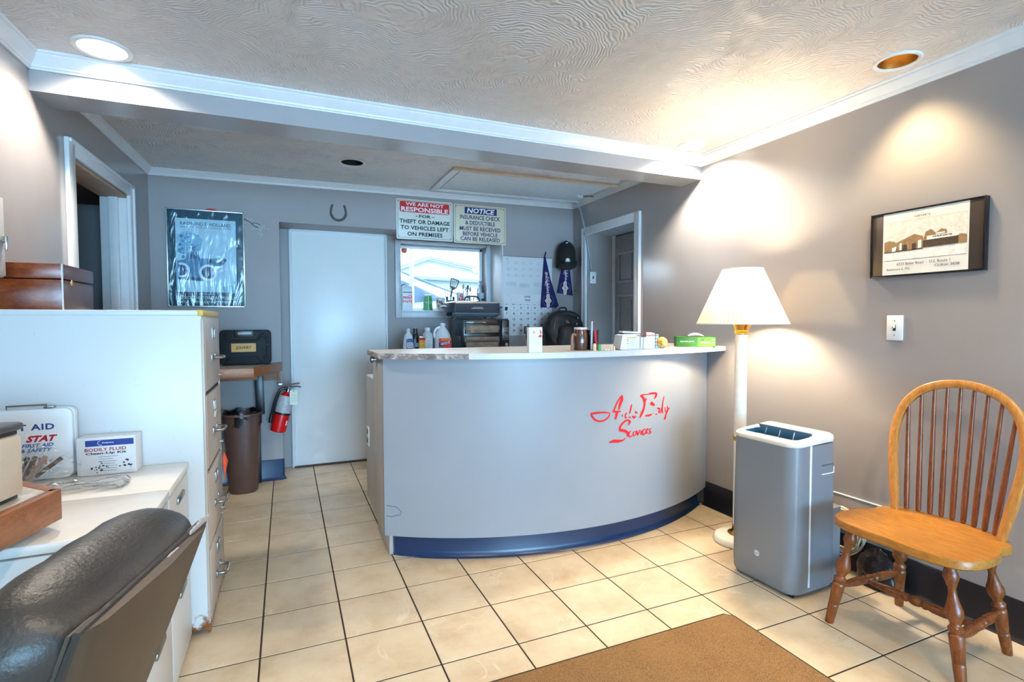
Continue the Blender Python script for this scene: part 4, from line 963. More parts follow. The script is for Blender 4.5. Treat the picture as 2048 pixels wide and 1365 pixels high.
# fire extinguisher, tilted on its hook
fe = thing('fire_extinguisher', 'red fire extinguisher hanging tilted beside the white door', 'fire extinguisher', (-.075, 4.475, .415))
TA = math.radians(14)
def ft(x, y, z): return (x * math.cos(TA) + z * math.sin(TA), y, z * math.cos(TA) - x * math.sin(TA))
FM = Matrix.Rotation(TA, 4, 'Y')
k = MB(); k.lathe([(0, 0), (.052, 0), (.057, .006), (.058, .03), (.058, .255), (.05, .285), (.03, .305), (.02, .315), (0, .315)], n=30, M=FM); k.build('cylinder', RED, fe)
k = MB(); k.lathe([(.0583, .152), (.0587, .154), (.0587, .252), (.052, .286), (.0505, .2865)], n=30, M=FM, cap=False); k.build('instruction_label', mat('label_gray', rgb(170, 176, 186), .4, var=.3, scale=90), fe)
k = MB(); k.lathe([(.0588, .138), (.06, .14), (.06, .152), (.0588, .154)], n=30, M=FM, cap=False); k.build('strap_band', BLACK, fe)
k = MB(); k.lathe([(.018, .31), (.02, .34), (.016, .36), (0, .36)], n=16, M=FM); k.build('valve', CHROME, fe)
k = MB(); k.tube([ft(-.02, -.01, .35), ft(.06, -.02, .375), ft(.085, -.02, .372)], .007, 6); k.tube([ft(-.02, -.01, .365), ft(.05, -.02, .395), ft(.07, -.02, .40)], .007, 6); k.tube([ft(-.04, .0, .352), ft(-.02, .0, .362)], .006, 6); k.build('lever', STEEL, fe)
k = MB(); k.tube([ft(.0, -.012, .345), ft(-.05, -.02, .33), ft(-.072, -.02, .26), ft(-.074, -.018, .14), ft(-.072, -.018, .07)], .011, 10, smooth=5); k.build('hose', BLACK, fe)
k = MB(); k.cyl(ft(-.072, -.018, .12), ft(-.071, -.018, .06), .014); k.build('hose_nozzle', BLACK, fe)
k = MB(); k.prism([(-.028, -.115), (.028, -.115), (.028, -.008), (.02, 0), (-.02, 0), (-.028, -.008)], 0, .0012, XZ(0)); tg = k.build('inspection_tag', mat('tag_green_white', rgb(206, 226, 214), .6), fe, loc=ft(.035, -.068, .345)); tg.rotation_euler = (.05, 0, 0)
k = MB(); k.quad_front(-.005, .005, -.014, -.006, -.0015)
for i in range(5): k.quad_front(-.022, .022, -.04 - i * .014, -.0385 - i * .014, -.0015)
k.build('tag_print', mat('gray_ink', rgb(120, 122, 130), .6), tg)
k = MB(); k.face([ft(.040, -.043, .06), ft(.05, -.030, .06), ft(.05, -.030, .095), ft(.040, -.043, .1)]); k.build('torn_sticker', PAPER, fe)
MB().box((.02, .09, .36), (.04, .07, .02), .002).build('wall_hook', STEEL, fe)

# ================================================================== back wall: poster, horseshoe, signs
YB = 4.6
def wrap_film():
    b = NB('wrap_film'); t = b.n('BsdfTransparent'); t.inputs[0].default_value = (.95, .98, 1, 1); g = b.n('BsdfGlossy'); g.inputs['Roughness'].default_value = .16
    v = b.coord((9, 9, 2.2)); bn = b.n('Bump'); bn.inputs['Strength'].default_value = .85; bn.inputs['Distance'].default_value = .02
    b.l(b.noise(v, 1.4, 2, .5, 1.6), bn.inputs['Height']); b.l(bn.outputs[0], g.inputs['Normal'])
    mx = b.n('MixShader'); mx.inputs[0].default_value = .05; b.l(t.outputs[0], mx.inputs[1]); b.l(g.outputs[0], mx.inputs[2]); b.l(mx.outputs[0], b.out.inputs[0]); return b.m
po = thing('framed_poster', 'framed teal vintage car museum poster wrapped in shiny plastic', 'poster', (-.545, YB, 1.39))
PW, PH = .506, .722
MB().box((0, -.016, PH / 2), (PW, .016, PH), .002).build('poster_board', mat('poster_teal', rgb(34, 78, 96), .5, var=.15, scale=4), po)
k = MB()
for x in (-PW / 2, PW / 2): k.box((x, -.018, PH / 2), (.010, .020, PH + .01), .002)
for z in (0, PH): k.box((0, -.018, z), (PW + .01, .020, .010), .002)
k.build('frame', mat('silver_frame', rgb(206, 208, 202), .25, .6), po)
Yp = -.0246
ART = {n: mat(n, c, .5, var=.08, scale=12) for n, c in (('art_pale', rgb(176, 214, 232)), ('art_sky', rgb(128, 184, 214)), ('art_mid', rgb(60, 126, 168)), ('art_deep', rgb(30, 62, 104)), ('art_ink', rgb(24, 36, 66)), ('art_white', rgb(222, 236, 244)))}
MB().quad_front(-.197, .20, .108, .655, Yp).build('print_panel', ART['art_pale'], po)
k = MB(); k.text('RAYMOND E. HOLLAND', .0, .618, Yp - .0008, w=.33, h=.026); k.text('AUTOMOTIVE ART COLLECTION', .0, .592, Yp - .0008, w=.33, h=.010); k.build('dark_lettering', ART['art_ink'], po)
k = MB(); k.text('DETROIT HISTORICAL MUSEUM', 0, .066, Yp - .0008, w=.40, h=.024); k.text('MAY 1 THROUGH SEPTEMBER 30', 0, .034, Yp - .0008, w=.39, h=.018); k.text('An Exhibition at the', 0, .094, Yp - .0008, w=.11, h=.009); k.build('pale_lettering', ART['art_white'], po)
def disc2(k, cx, cz, r0, r1, y, a0=0, a1=2 * PI, n=28):
    for i in range(n):
        a, b_ = a0 + (a1 - a0) * i / n, a0 + (a1 - a0) * (i + 1) / n
        k.face([(cx + r1 * math.cos(a), y, cz + r1 * math.sin(a)), (cx + r1 * math.cos(b_), y, cz + r1 * math.sin(b_)), (cx + r0 * math.cos(b_), y, cz + r0 * math.sin(b_)), (cx + r0 * math.cos(a), y, cz + r0 * math.sin(a))])
def poly2(k, pts, y): return k.face([(x, y, z) for x, z in pts])
y1 = Yp - .0008
k = MB(); poly2(k, [(-.19, .40), (-.19, .53), (-.13, .56), (-.06, .54), (-.02, .50), (-.04, .42), (-.10, .38)], y1); poly2(k, [(.12, .11), (.2, .11), (.2, .17), (.10, .15)], y1); k.build('art_foliage', ART['art_sky'], po)
random.seed(9); k = MB()
for i in range(46):
    x, z = random.uniform(-.185, -.05), random.uniform(.36, .53); r = random.uniform(.004, .013); poly2(k, [(x + r * math.cos(a), z + r * math.sin(a)) for a in (0.3, 1.5, 2.8, 4.1, 5.3)], y1 - .0002 - i * 1e-5)
k.build('art_leaf', ART['art_mid'], po)
k = MB(); poly2(k, [(-.19, .20), (-.19, .34), (-.14, .35), (-.12, .405), (-.06, .41), (-.04, .36), (.03, .365), (.10, .36), (.10, .31), (-.01, .30), (-.03, .22)], y1 - .0008); k.build('art_car_body', ART['art_mid'], po)
k = MB(); poly2(k, [(-.11, .355), (-.10, .395), (-.07, .395), (-.06, .36)], y1 - .0012); poly2(k, [(.01, .33), (.05, .33), (.05, .355), (.01, .355)], y1 - .0012); poly2(k, [(-.19, .2), (-.02, .19), (-.02, .215), (-.19, .225)], y1 - .0012); poly2(k, [(.07, .33), (.12, .37), (.135, .355), (.11, .32)], y1 - .0012); k.build('art_shadow', ART['art_deep'], po)
k = MB()
for cx, cz, r in ((-.175, .27, .055), (.01, .255, .062)): disc2(k, cx if cx > -.15 else -.165, cz, r * .72, r, y1 - .0016, *( (0, 2 * PI) if cx > -.15 else (-1.9, 1.9)))
disc2(k, .085, .365, .011, .016, y1 - .0016); k.build('art_wheel_rim', ART['art_white'], po)
k = MB(); disc2(k, .01, .255, .001, .045, y1 - .0015); disc2(k, -.165, .27, .001, .04, y1 - .0015, -1.9, 1.9); k.build('art_wheel', ART['art_deep'], po)
crumple(21, 30, 36, lambda u, v, n: -.25 + .5 * u, lambda u, v, n: -.0320 - .0008 * n - .003 * (1 - math.cos(2 * PI * u)) * 0, lambda u, v, n: .004 + .714 * v).build('plastic_wrap', wrap_film(), po, smooth=80)
k = MB(); k.lathe([(0, 0), (.075, 0), (.07, .006), (0, .006)], n=30, M=Matrix.Translation((.035, -.0005, PH - .052)) @ Matrix.Rotation(PI / 2, 4, 'X')); o = k.build('red_plate', RED, None, loc=(-.545, YB, 1.39)); tag(o, 'red round plate peeking above the framed poster', 'plate')
k = MB(); k.tube([(-.30, 4.596, 2.08), (-.24, 4.594, 2.045), (-.215, 4.594, 2.02), (-.19, 4.596, 2.015)], .0025, 6, smooth=4); k.tube([(-.235, 4.595, 2.04), (-.20, 4.594, 2.045), (-.17, 4.597, 2.03)], .002, 6, smooth=4); o = k.build('loose_wire', BLACK, None); tag(o, 'short loose dark wire on the patched wall beside the poster', 'wire')
random.seed(2); k = MB()
for i in range(150):
    x = random.gauss(-.205, .035); z = 2.03 - (x + .205) * .25 + random.gauss(0, .016); r = random.uniform(.002, .0085)
    if i > 110: x, z = random.gauss(-.172, .007), random.gauss(1.98, .022)
    y_ = 4.5992 - i * 1e-5; k.face([(x + r * math.cos(a + i), y_, z + r * .7 * math.sin(a + i)) for a in (0, 1.1, 2.3, 3.4, 4.4, 5.4)])
o = k.build('trim_9', mat('spackle', rgb(172, 174, 178), .7), None); struct(o, 'pale spackle patch on the wall right of the poster')

hs = MB(); pts = []
for i in range(25):
    a = PI * (-.12) - PI * .76 * i / 24 - PI * 0.0; pts.append(Vector((.060 * math.cos(-.02 * PI - PI * .96 * i / 24), 0, .066 * math.sin(-.02 * PI - PI * .96 * i / 24))))
pts = [Vector((.046, 0, .060)), Vector((.056, 0, .03))] + pts + [Vector((-.056, 0, .03)), Vector((-.046, 0, .060))]
rings = []
for i, p in enumerate(pts):
    t = (pts[min(i + 1, len(pts) - 1)] - pts[max(i - 1, 0)]).normalized(); n = Vector((t.z, 0, -t.x))
    w_ = .010 if 3 < i < len(pts) - 4 else .0085
    rings.append([p + n * a * w_ + Vector((0, b, 0)) for a, b in ((-1, 0), (-.8, -.008), (.8, -.008), (1, 0))])
hs.rings(rings); hs = hs.build('horseshoe', mat('rusty_iron', rgb(66, 56, 52), .5, .6, var=.3, scale=60), None, loc=(.413, YB - .001, 2.178)); tag(hs, 'iron horseshoe nailed above the white door, open end up', 'horseshoe')
for x, z in ((.045, .02), (-.045, .02)):
    k = MB(); k.sphere((x, -.009, z + .01), .004, (1, .5, 1), 8); k.build('nail', CHROME, hs)

def sign(name, label, x0, x1, z0, z1, facec):
    t = thing(name, label, 'sign', ((x0 + x1) / 2, YB, z0)); W_, H_ = x1 - x0, z1 - z0
    MB().prism(rrect(0, H_ / 2, W_, H_, .012), .002, .008, XZ(0), bev=.001).build('sign_board', facec, t)
    k = MB()
    for a, b, c, d in ((-W_ / 2 + .013, W_ / 2 - .013, .013, .0155), (-W_ / 2 + .013, W_ / 2 - .013, H_ - .0155, H_ - .013), (-W_ / 2 + .013, -W_ / 2 + .0155, .013, H_ - .013), (W_ / 2 - .0155, W_ / 2 - .013, .013, H_ - .013)): k.quad_front(a, b, c, d, -.0086)
    k.build('border_line', INKK, t)
    for sx_ in (-1, 1):
        for zz in (.022, H_ - .022): k = MB(); k.sphere((sx_ * (W_ / 2 - .022), -.009, zz), .004, (1, .5, 1), 8); k.build('screw', DARK, t)
    return t, W_, H_
SIGNW = mat('sign_white', rgb(222, 224, 218), .4, var=.03, scale=6); SIGNC = mat('sign_cream', rgb(216, 206, 184), .4, var=.04, scale=6)
s1, W_, H_ = sign('warning_sign', 'white sign with red WE ARE NOT RESPONSIBLE heading above the window', .888, 1.394, 1.99, 2.338, SIGNW)
MB().quad_front(-.222, .222, .235, .328, -.0088, .014).build('red_heading', INKR, s1)
k = MB(); k.text('WE ARE NOT', 0, .306, -.0094, w=.34, h=.030, bold=.022); k.text('RESPONSIBLE', 0, .261, -.0094, w=.42, h=.040, bold=.028); k.build('white_lettering', INKW, s1)
k = MB(); k.text('FOR', 0, .205, -.0090, w=.105, h=.027, bold=.03); k.quad_front(-.085, -.06, .202, .207, -.009); k.quad_front(.06, .085, .202, .207, -.009)
k.text('THEFT OR DAMAGE', 0, .156, -.009, w=.45, h=.036, bold=.03, sp=1.05); k.text('TO VEHICLES LEFT', 0, .102, -.009, w=.43, h=.036, bold=.03, sp=1.05); k.text('ON PREMISES', 0, .048, -.009, w=.315, h=.036, bold=.03, sp=1.05); k.build('black_lettering', INKK, s1)
s2, W_, H_ = sign('notice_sign', 'cream NOTICE sign about insurance check and deductible above the window', 1.405, 1.913, 1.985, 2.335, SIGNC)
MB().quad_front(-.152, .162, .268, .328, -.0088).build('navy_heading', INKN, s2)
k = MB(); k.text('NOTICE', .005, .298, -.0094, w=.27, h=.046, bold=.03, shear=.2); k.build('white_lettering', INKW, s2)
k = MB(); k.text('INSURANCE CHECK', 0, .237, -.009, w=.39, h=.038, bold=.02); k.text('& DEDUCTIBLE', 0, .188, -.009, w=.29, h=.036, bold=.02); k.quad_front(-.13, .13, .159, .161, -.009)
k.text('MUST BE RECEIVED', 0, .134, -.009, w=.40, h=.037, bold=.02); k.text('BEFORE VEHICLE', 0, .087, -.009, w=.34, h=.036, bold=.02); k.text('CAN BE RELEASED', 0, .042, -.009, w=.385, h=.036, bold=.02); k.build('navy_lettering', INKN, s2)

# calendar
ca = thing('wall_calendar', 'white June 2026 wall calendar pinned right of the window', 'calendar', (2.142, YB - .003, 1.135))
CW = .52
MB().box((0, -.002, .57), (CW, .003, .36), .0005).build('upper_page', mat('calendar_paper', rgb(214, 216, 222), .6, var=.02), ca)
MB().box((.0, -.003, .195), (CW - .005, .004, .39), .0005).build('month_page', mat('calendar_paper_white', rgb(224, 224, 228), .6, var=.02), ca)
k = MB(); k.box((0, -.004, .752), (CW + .006, .006, .008), .001); k.build('binding_strip', mat('gray_strip', rgb(120, 124, 130), .4), ca)
yc = -.0056; CX0, CWd = -.232, .0725
k = MB()
for i in range(7):
    x = CX0 + i * CWd - .025 + .0
    k.quad_front(x - .0008, x + .0008, .0, .31, yc)
for z in (.317, .293, .2385, .184, .129, .0745, .02): k.quad_front(-.255, .255, z - .0006, z + .0006, yc)
k.build('grid_lines', mat('grid_gray', rgb(168, 170, 182), .6), ca)
k = MB(); k.text('JUNE', -.008, .369, yc, w=.066, h=.021, bold=.02); k.text('2026', -.006, .340, yc, w=.056, h=.020, bold=.02)
for i, n_ in enumerate(('sun', 'mon', 'tue', 'wed', 'thu', 'fri', 'sat')): k.text(n_, CX0 + i * CWd + .008, .298, yc, h=.009, bold=.015)
red = MB()
for dday in range(1, 31):
    q = dday; col, row = q % 7, q // 7
    (red if dday in (7, 19) else k).text(str(dday), -.2215 + col * .0733, .265 - row * .0547, yc, h=.022, bold=.03)
poly2(k, [(CX0 - .012, .24), (CX0 + .015, .236), (CX0 + .022, .27), (CX0 - .008, .274)], yc)
k.build('dates', INKK, ca)['kind'] = 'stuff'; red.build('red_dates', INKR, ca)
k = MB()
for i in range(6): k.quad_front(-.238 + i * .017, -.237 + i * .017, .325, .372, yc)
k.quad_front(-.22, -.18, .377, .3785, yc); k.build('mini_month', mat('pale_red_ink', rgb(214, 130, 130), .6), ca)
k = MB(); random.seed(8)
for r_ in range(3):
    for c_ in range(6): k.quad_front(-.22 + c_ * .078, -.19 + c_ * .078, .68 - r_ * .06, .705 - r_ * .06, -.0042)
k.quad_front(-.23, -.12, .47, .51, -.0042); k.quad_front(-.09, .02, .46, .50, -.0042); k.quad_front(.06, .16, .47, .51, -.0042); k.build('show_through', mat('faint_gray', rgb(198, 202, 210), .6), ca)
k = MB(); k.sphere((-.215, -.006, .725), .005, (1, .6, 1), 8); k.build('push_pin', INKB, ca)

# pennants
def pennant(label, top, bl, br, y, tail, cut=1.0, bot2=None):
    t = thing('pennant', label, 'pennant', (top[0], y, 0), 0, None)
    x0 = top[0]; tx_, tz = 0, top[1]; lx_, lz = bl[0] - x0, bl[1]; rx_, rz_ = br[0] - x0, br[1]
    k = MB(); k.prism([(tx_ - .008, tz), (lx_, lz), (rx_, rz_), (tx_ + .008, tz)], 0, .0015, XZ(0)); k.build('felt', mat('navy_felt', rgb(22, 22, 82), .85, bump=.2, bscale=300), t)
    mx_, mz = (lx_ + rx_) / 2, (lz + rz_) / 2; ax = Vector((tx_ - mx_, tz - mz)); L_ = ax.length; ax.normalize(); nrm = Vector((ax.y, -ax.x)); ang = math.atan2(ax.y, ax.x)
    def at(s_, o_): p = Vector((mx_, mz)) + ax * L_ * s_ + nrm * o_; return p.x, p.y
    c = at(.47, .002); k = MB(); k.text('CHAMPIONS', c[0], c[1], -.0024, w=.23, h=.026, bold=.03, shear=.25, rot=ang); k.build('white_lettering', mat('pink_white_ink', rgb(240, 214, 220), .7), t)
    c = at(.34, .001); k = MB(); c2 = at(.43, -.024); k.face([(c2[0], -.0022, c2[1]), (c2[0] + .006, -.0022, c2[1]), (c2[0] + .012, -.0022, c2[1] + .05), (c2[0] + .006, -.0022, c2[1] + .05)]); c3 = at(.54, .021)
    for s_ in (.38, .44, .5, .56): a = at(s_, .023); b_ = at(s_ + .04, .022 - .002); k.face([(a[0], -.0022, a[1]), (a[0] + .004, -.0022, a[1]), (b_[0] + .004, -.0022, b_[1]), (b_[0], -.0022, b_[1])])
    k.build('small_print', mat('lilac_ink', rgb(190, 190, 220), .7), t)
    c = at(.135, 0); k = MB(); poly2(k, [(c[0] - .038, c[1]), (c[0], c[1] + .042), (c[0] + .038, c[1]), (c[0], c[1] - .042)], -.0021); k.build('white_diamond', INKW, t)
    k = MB(); poly2(k, [(c[0] - .028, c[1]), (c[0], c[1] + .031), (c[0] + .028, c[1]), (c[0], c[1] - .031)], -.0024); k.build('blue_diamond', mat('steel_blue_ink', rgb(88, 122, 160), .7), t)
    k = MB(); poly2(k, [(c[0] + a, c[1] + b_) for a, b_ in rrect(-.002, 0, .036, .13, .017)], -.0027); k.build('logo_outline', INKW, t)
    k = MB(); k.text('OOOO', c[0] - .002, c[1], -.0031, w=.115, h=.024, bold=.04, rot=PI / 2 - .04); k.build('logo_script', mat('orange_red_ink', rgb(224, 92, 40), .7), t)
    k = MB()
    for i in range(20):
        a = 2 * PI * i / 20; x, z = c[0] + .057 * math.cos(a), c[1] + .057 * math.sin(a)
        if abs(math.cos(a)) > .35: poly2(k, [(x - .002, z - .003), (x + .002, z - .003), (x + .002, z + .003), (x - .002, z + .003)], -.0022)
    k.build('ring_print', mat('lilac_ink', rgb(190, 190, 220), .7), t)
    return t
PNG = None
p1 = pennant('navy champions pennant hanging full length over the calendar', (2.318, 1.90), (2.272, 1.405), (2.452, 1.402), 4.585, True)
k = MB(); k.tube([(0, -.001, 1.895), (.008, -.002, 1.925), (.012, -.001, 1.945)], .006, 6); k.build('tie_tail', mat('navy_felt', rgb(22, 22, 82), .85), p1)
k = MB(); k.prism([(.10, 1.404), (.158, 1.418), (.058, 1.70)], -.003, -.0015, XZ(0)); k.build('folded_edge', mat('navy_felt', rgb(22, 22, 82), .85), p1)
p2 = pennant('navy champions pennant whose top is hidden under the black cap', (2.56, 1.985), (2.452, 1.55), (2.634, 1.526), 4.588, False)
# black cap
cp = thing('baseball_cap', 'black baseball cap with white emblem hanging on the back wall', 'cap', (2.505, 4.495, 1.90), -.36)
CAPM = mat('black_cotton', rgb(14, 14, 16), .85, bump=.2, bscale=250)
k = MB(); rings = []
for i in range(13):
    t = i / 12; z = .147 - .25 * t
    hw = .092 * (1 - (1 - min(t / .55, 1)) ** 2.2) ** .5 if t < .55 else .092 + .003 * math.sin((t - .55) * 5)
    dp = .085 * (1 - (1 - min(t / .6, 1)) ** 2) ** .5 if t < .6 else .085
    hw = max(hw, .012); dp = max(dp, .01)
    rings.append([Vector((hw * math.cos(2 * PI * j / 28), dp * math.sin(2 * PI * j / 28) * (.85 if math.sin(2 * PI * j / 28) > 0 else 1), z)) for j in range(28)])
k.rings(rings); k.build('crown', CAPM, cp, smooth=60)
k = MB(); rings = []
for i in range(11):
    t = i / 10; z = -.05 - .09 * t; hw = .096 * max(.02, 1 - t ** 3.2) ** .5 if t < 1 else .03
    yy = -.060 - .026 * math.sin(PI * t * .9)
    rings.append([Vector((hw * math.cos(PI + PI * j / 16), yy - .022 * math.sin(PI * j / 16), z)) for j in range(17)] + [Vector((hw * math.cos(2 * PI - PI * j / 16), yy + .006 - .022 * math.sin(PI * j / 16), z)) for j in range(17)])
k.rings(rings); k.build('visor', CAPM, cp, smooth=60)
k = MB(); ye = -.0955
def leaf(k, cx, cz, a, L_, w_):
    pts = [(0, 0), (.35 * L_, w_), (.75 * L_, w_ * .8), (L_, 0), (.75 * L_, -w_ * .8), (.35 * L_, -w_)]
    ca_, sa_ = math.cos(a), math.sin(a); return poly2(k, [(cx + x * ca_ - z * sa_, cz + x * sa_ + z * ca_) for x, z in pts], ye - .012)
for a, L_ in ((PI / 2, .028), (PI / 2 + .75, .027), (PI / 2 - .75, .027)): leaf(k, 0, -.055, a, L_, .006)
for z in (-.053, -.059, -.065): k.quad_front(-.022 + (-.059 - z) * .5, .022 - (-.059 - z) * .5, z - .0014, z + .0014, ye - .0125)
k.build('white_emblem', INKW, cp)
MB().quad_front(-.009, .009, .118, .126, -.052).build('small_label', INKW, cp)
k = MB(); k.sphere((0, 0, .149), .008, (1, 1, .6), 10); k.build('top_button', mat('red_button', rgb(150, 50, 50), .6), cp)

# conduit + switch on the far niche reveal, switch on right wall
cd = MB(); cd.tube([(2.572, 4.43, 2.402), (2.595, 4.435, 2.38), (2.622, 4.425, 2.34), (2.628, 4.36, 2.16), (2.632, 4.322, 2.04), (2.662, 4.322, 1.88), (2.684, 4.322, 1.75)], .0085, 8, smooth=5)
cd = cd.build('conduit', mat('gray_conduit', rgb(150, 154, 160), .35), None); tag(cd, 'thin gray conduit running down from the ceiling to the niche switch', 'conduit')
k = MB(); k.box((2.628, 4.35, 2.10), (.03, .012, .012), .002); k.build('conduit_clip', STEEL, cd)
def lswitch(label, loc, rz_, s_=1):
    t = thing('light_switch', label, 'light switch', loc, rz_)
    k = MB(); k.box((0, -.004, 0), (.072 * s_, .008, .118 * s_), .003); k.build('plate', WHITE, t)
    k = MB(); k.box((0, -.0088, 0), (.013, .002, .028), .0005); k.build('slot', DARK, t)
    k = MB(); k.box((0, -.014, .006), (.008, .014, .013), .002, rotx(.45)); k.build('toggle', CREAMP if s_ == 1 else DARK, t)
    for z in (-.034, .034): k = MB(); k.sphere((0, -.0085, z), .003, (1, .5, 1), 8); k.build('screw', STEEL, t)
    return t
sw = lswitch('white light switch at the end of the conduit in the niche', (2.695, 4.318, 1.685), 0, .93)
MB().box((0, .004, 0), (.06, .012, .11), .002).build('back_box', STEEL, sw)
lswitch('white light switch on the right wall below the framed photograph', (XR, 1.565, 1.237), RW)
# framed photograph
fr = thing('framed_photograph', 'framed sepia postcard of an old roadside garage with dark side bands', 'picture', (XR, 1.445, 1.482), RW)
FW, FH = .452, .295
MB().box((0, -.012, FH / 2), (FW - .004, .018, FH - .004), .001).build('dark_backing', mat('umber_board', rgb(64, 52, 44), .35, var=.1), fr)
k = MB()
for x in (-FW / 2, FW / 2): k.box((x, -.0125, FH / 2), (.008, .025, FH + .008), .001)
for z in (0, FH): k.box((0, -.012, z), (FW - .009, .024, .008), .001)
k.build('frame', mat('black_frame', rgb(20, 19, 22), .25), fr)
yq = -.0216
MB().quad_front(-.172, .172, .004, FH - .004, yq).build('postcard', mat('postcard_white', rgb(232, 228, 220), .5, var=.03), fr)
SEP = {n: mat(n, c, .5, var=.15, scale=60) for n, c in (('sepia_dark', rgb(74, 58, 42)), ('sepia_mid', rgb(150, 118, 80)), ('sepia_light', rgb(206, 190, 160)), ('sepia_sky', rgb(226, 220, 208)), ('sepia_white', rgb(238, 234, 226)))}
YQ = yq - .0004
MB().quad_front(-.165, .165, .072, .245, YQ).build('photo_sky', SEP['sepia_sky'], fr)
k = MB(); k.quad_front(-.165, .165, .072, .112, YQ - .0004); k.build('photo_street', SEP['sepia_white'], fr)
k = MB(); poly2(k, [(-.165, .112), (-.165, .158), (-.145, .165), (-.12, .158), (-.10, .13), (-.10, .112)], YQ - .0008); k.build('photo_tree', SEP['sepia_mid'], fr); k = MB(); poly2(k, [(.115, .118), (.165, .118), (.165, .152), (.145, .158), (.125, .15)], YQ - .0008); k.build('photo_tree', SEP['sepia_mid'], fr); k = MB(); poly2(k, [(.0, .15), (.01, .185), (.03, .195), (.05, .175), (.07, .19), (.09, .185), (.095, .15)], YQ - .0008); k.build('photo_tree', SEP['sepia_mid'], fr)
k = MB(); poly2(k, [(-.115, .15), (-.035, .182), (.0, .168), (.0, .158), (-.115, .14)], YQ - .0012); poly2(k, [(-.10, .112), (.0, .115), (.0, .158), (-.10, .142)], YQ - .0011); build_each(k, 'photo_canopy', SEP['sepia_mid'], fr)
k = MB(); poly2(k, [(.0, .116), (.135, .118), (.135, .15), (.0, .148)], YQ - .0012); poly2(k, [(-.085, .112), (-.065, .112), (-.065, .138), (-.085, .138)], YQ - .0014); poly2(k, [(-.045, .112), (-.028, .112), (-.028, .142), (-.045, .14)], YQ - .0014); poly2(k, [(-.165, .108), (.0, .111), (.0, .115), (-.165, .113)], YQ - .0014); build_each(k, 'photo_wall', SEP['sepia_dark'], fr)
k = MB(); poly2(k, [(.015, .148), (.135, .152), (.135, .168), (.015, .165)], YQ - .0016); poly2(k, [(-.098, .116), (-.088, .116), (-.088, .148), (-.098, .146)], YQ - .0016); poly2(k, [(-.02, .116), (-.006, .117), (-.006, .153), (-.02, .15)], YQ - .0016); poly2(k, [(-.13, .112), (-.115, .112), (-.11, .135), (-.13, .13)], YQ - .0016); poly2(k, [(.05, .168), (.085, .17), (.085, .176), (.05, .174)], YQ - .0016); build_each(k, 'photo_signboard', SEP['sepia_white'], fr)
k = MB(); k.text("GENE'S", .075, .1605, YQ - .002, w=.075, h=.006, bold=.03); k.text("GENE'S", -.005, .262, YQ - .002, w=.065, h=.009)
k.text('6233 Belair Road  ·  U.S. Route 1', .0, .052, YQ - .002, w=.215, h=.0125); k.text('Baltimore 6, Md.', -.10, .028, YQ - .002, w=.10, h=.0115); k.text('CLifton 3838', .095, .033, YQ - .002, w=.094, h=.0115)
for z in (.070, .2475): k.quad_front(-.165, .165, z, z + .0006, YQ - .0004)
k.build('lettering', INKK, fr)

# ================================================================== garage bay seen through the back window
GW = mat('garage_white', rgb(226, 232, 238), .6, var=.02, scale=2)
k = MB(); 
for a in ((-2.2, -2.0, 5.14, 11.6, 0, 4.4), (7.0, 7.2, 5.14, 11.6, 0, 4.4), (-2.2, 7.2, 11.5, 11.7, 0, 4.4), (-2.2, 7.2, 5.14, 11.6, 4.2, 4.4), (-2.2, -1.38, 5.0, 5.16, 0, 4.4), (2.64, 7.2, 5.29, 5.35, 0, 4.4), (-1.4, 2.7, 5.14, 5.16, 2.55, 4.4)):
    x0, x1, y0, y1, z0, z1 = a; k.box(((x0 + x1) / 2, (y0 + y1) / 2, (z0 + z1) / 2), (x1 - x0, y1 - y0, z1 - z0))
struct(k.build('wall_garage', GW), 'white walls of the garage bay beyond the back window')
struct(slab((-2.2, 7.2, 5.14, 11.7, -.12, -.004)).build('floor_garage', mat('garage_concrete', rgb(176, 178, 180), .5)), 'concrete floor of the garage bay')
gb = thing('garage_truss', 'pale gabled roof truss inside the garage bay beyond the window', 'truss', (2.45, 9.6, 0))
for p, q in (((-.9, 2.12), (.02, 2.46)), ((.02, 2.46), (1.6, 2.16)), ((-.9, 2.10), (1.6, 2.02))):
    MB().prism([(p[0], p[1] - .03), (q[0], q[1] - .03), (q[0], q[1] + .03), (p[0], p[1] + .03)], -.04, .04, XZ(0)).build('truss_beam', mat('truss_paint', rgb(60, 74, 84), .6), gb)
MB().prism([(-.86, 0), (1.55, 0), (1.55, 2.14), (.02, 2.43), (-.86, 2.1)], -.12, -.06, XZ(0)).build('gable_panel', mat('gable_paint', rgb(112, 128, 138), .6), gb)
for x in (-.86, 1.55): MB().box((x, 0, 1.06), (.1, .1, 2.1), .004).build('truss_post', mat('truss_paint', rgb(60, 74, 84), .6), gb)
gp = MB().cyl((1.60, 7.22, 0), (1.60, 7.22, 4.19), .032); gp = gp.build('garage_pole', mat('pole_paint', rgb(110, 118, 126), .5)); tag(gp, 'thin pale pole standing in the garage behind the window', 'pole')
tl = thing('tube_light', 'white fluorescent tube light glowing in the garage bay', 'ceiling light', (3.35, 8.6, 2.13))
MB().box((0, 0, .03), (.75, .12, .04), .006).build('housing', WHITE, tl); MB().cyl((-.36, 0, 0), (.36, 0, 0), .022).build('tube', glow('tube_glow', (.9, .97, 1, 1), 6), tl)
for x in (-.3, .3): MB().cyl((x, 0, .05), (x, 0, 2.07), .006, n=6).build('hanger', STEEL, tl)
car = thing('parked_car', 'pale car with blue gray windshield in the garage beyond the window', 'car', (.2, 8.3, 0))
CARW = mat('car_paint', rgb(128, 146, 158), .3)
prof = [(-2.2, .35), (-2.25, 1.0), (-2.0, 1.9), (-1.2, 2.03), (.8, 2.03), (1.25, 1.99), (1.55, 1.86), (2.25, 1.62), (3.1, 1.5), (3.25, 1.0), (3.2, .35)]
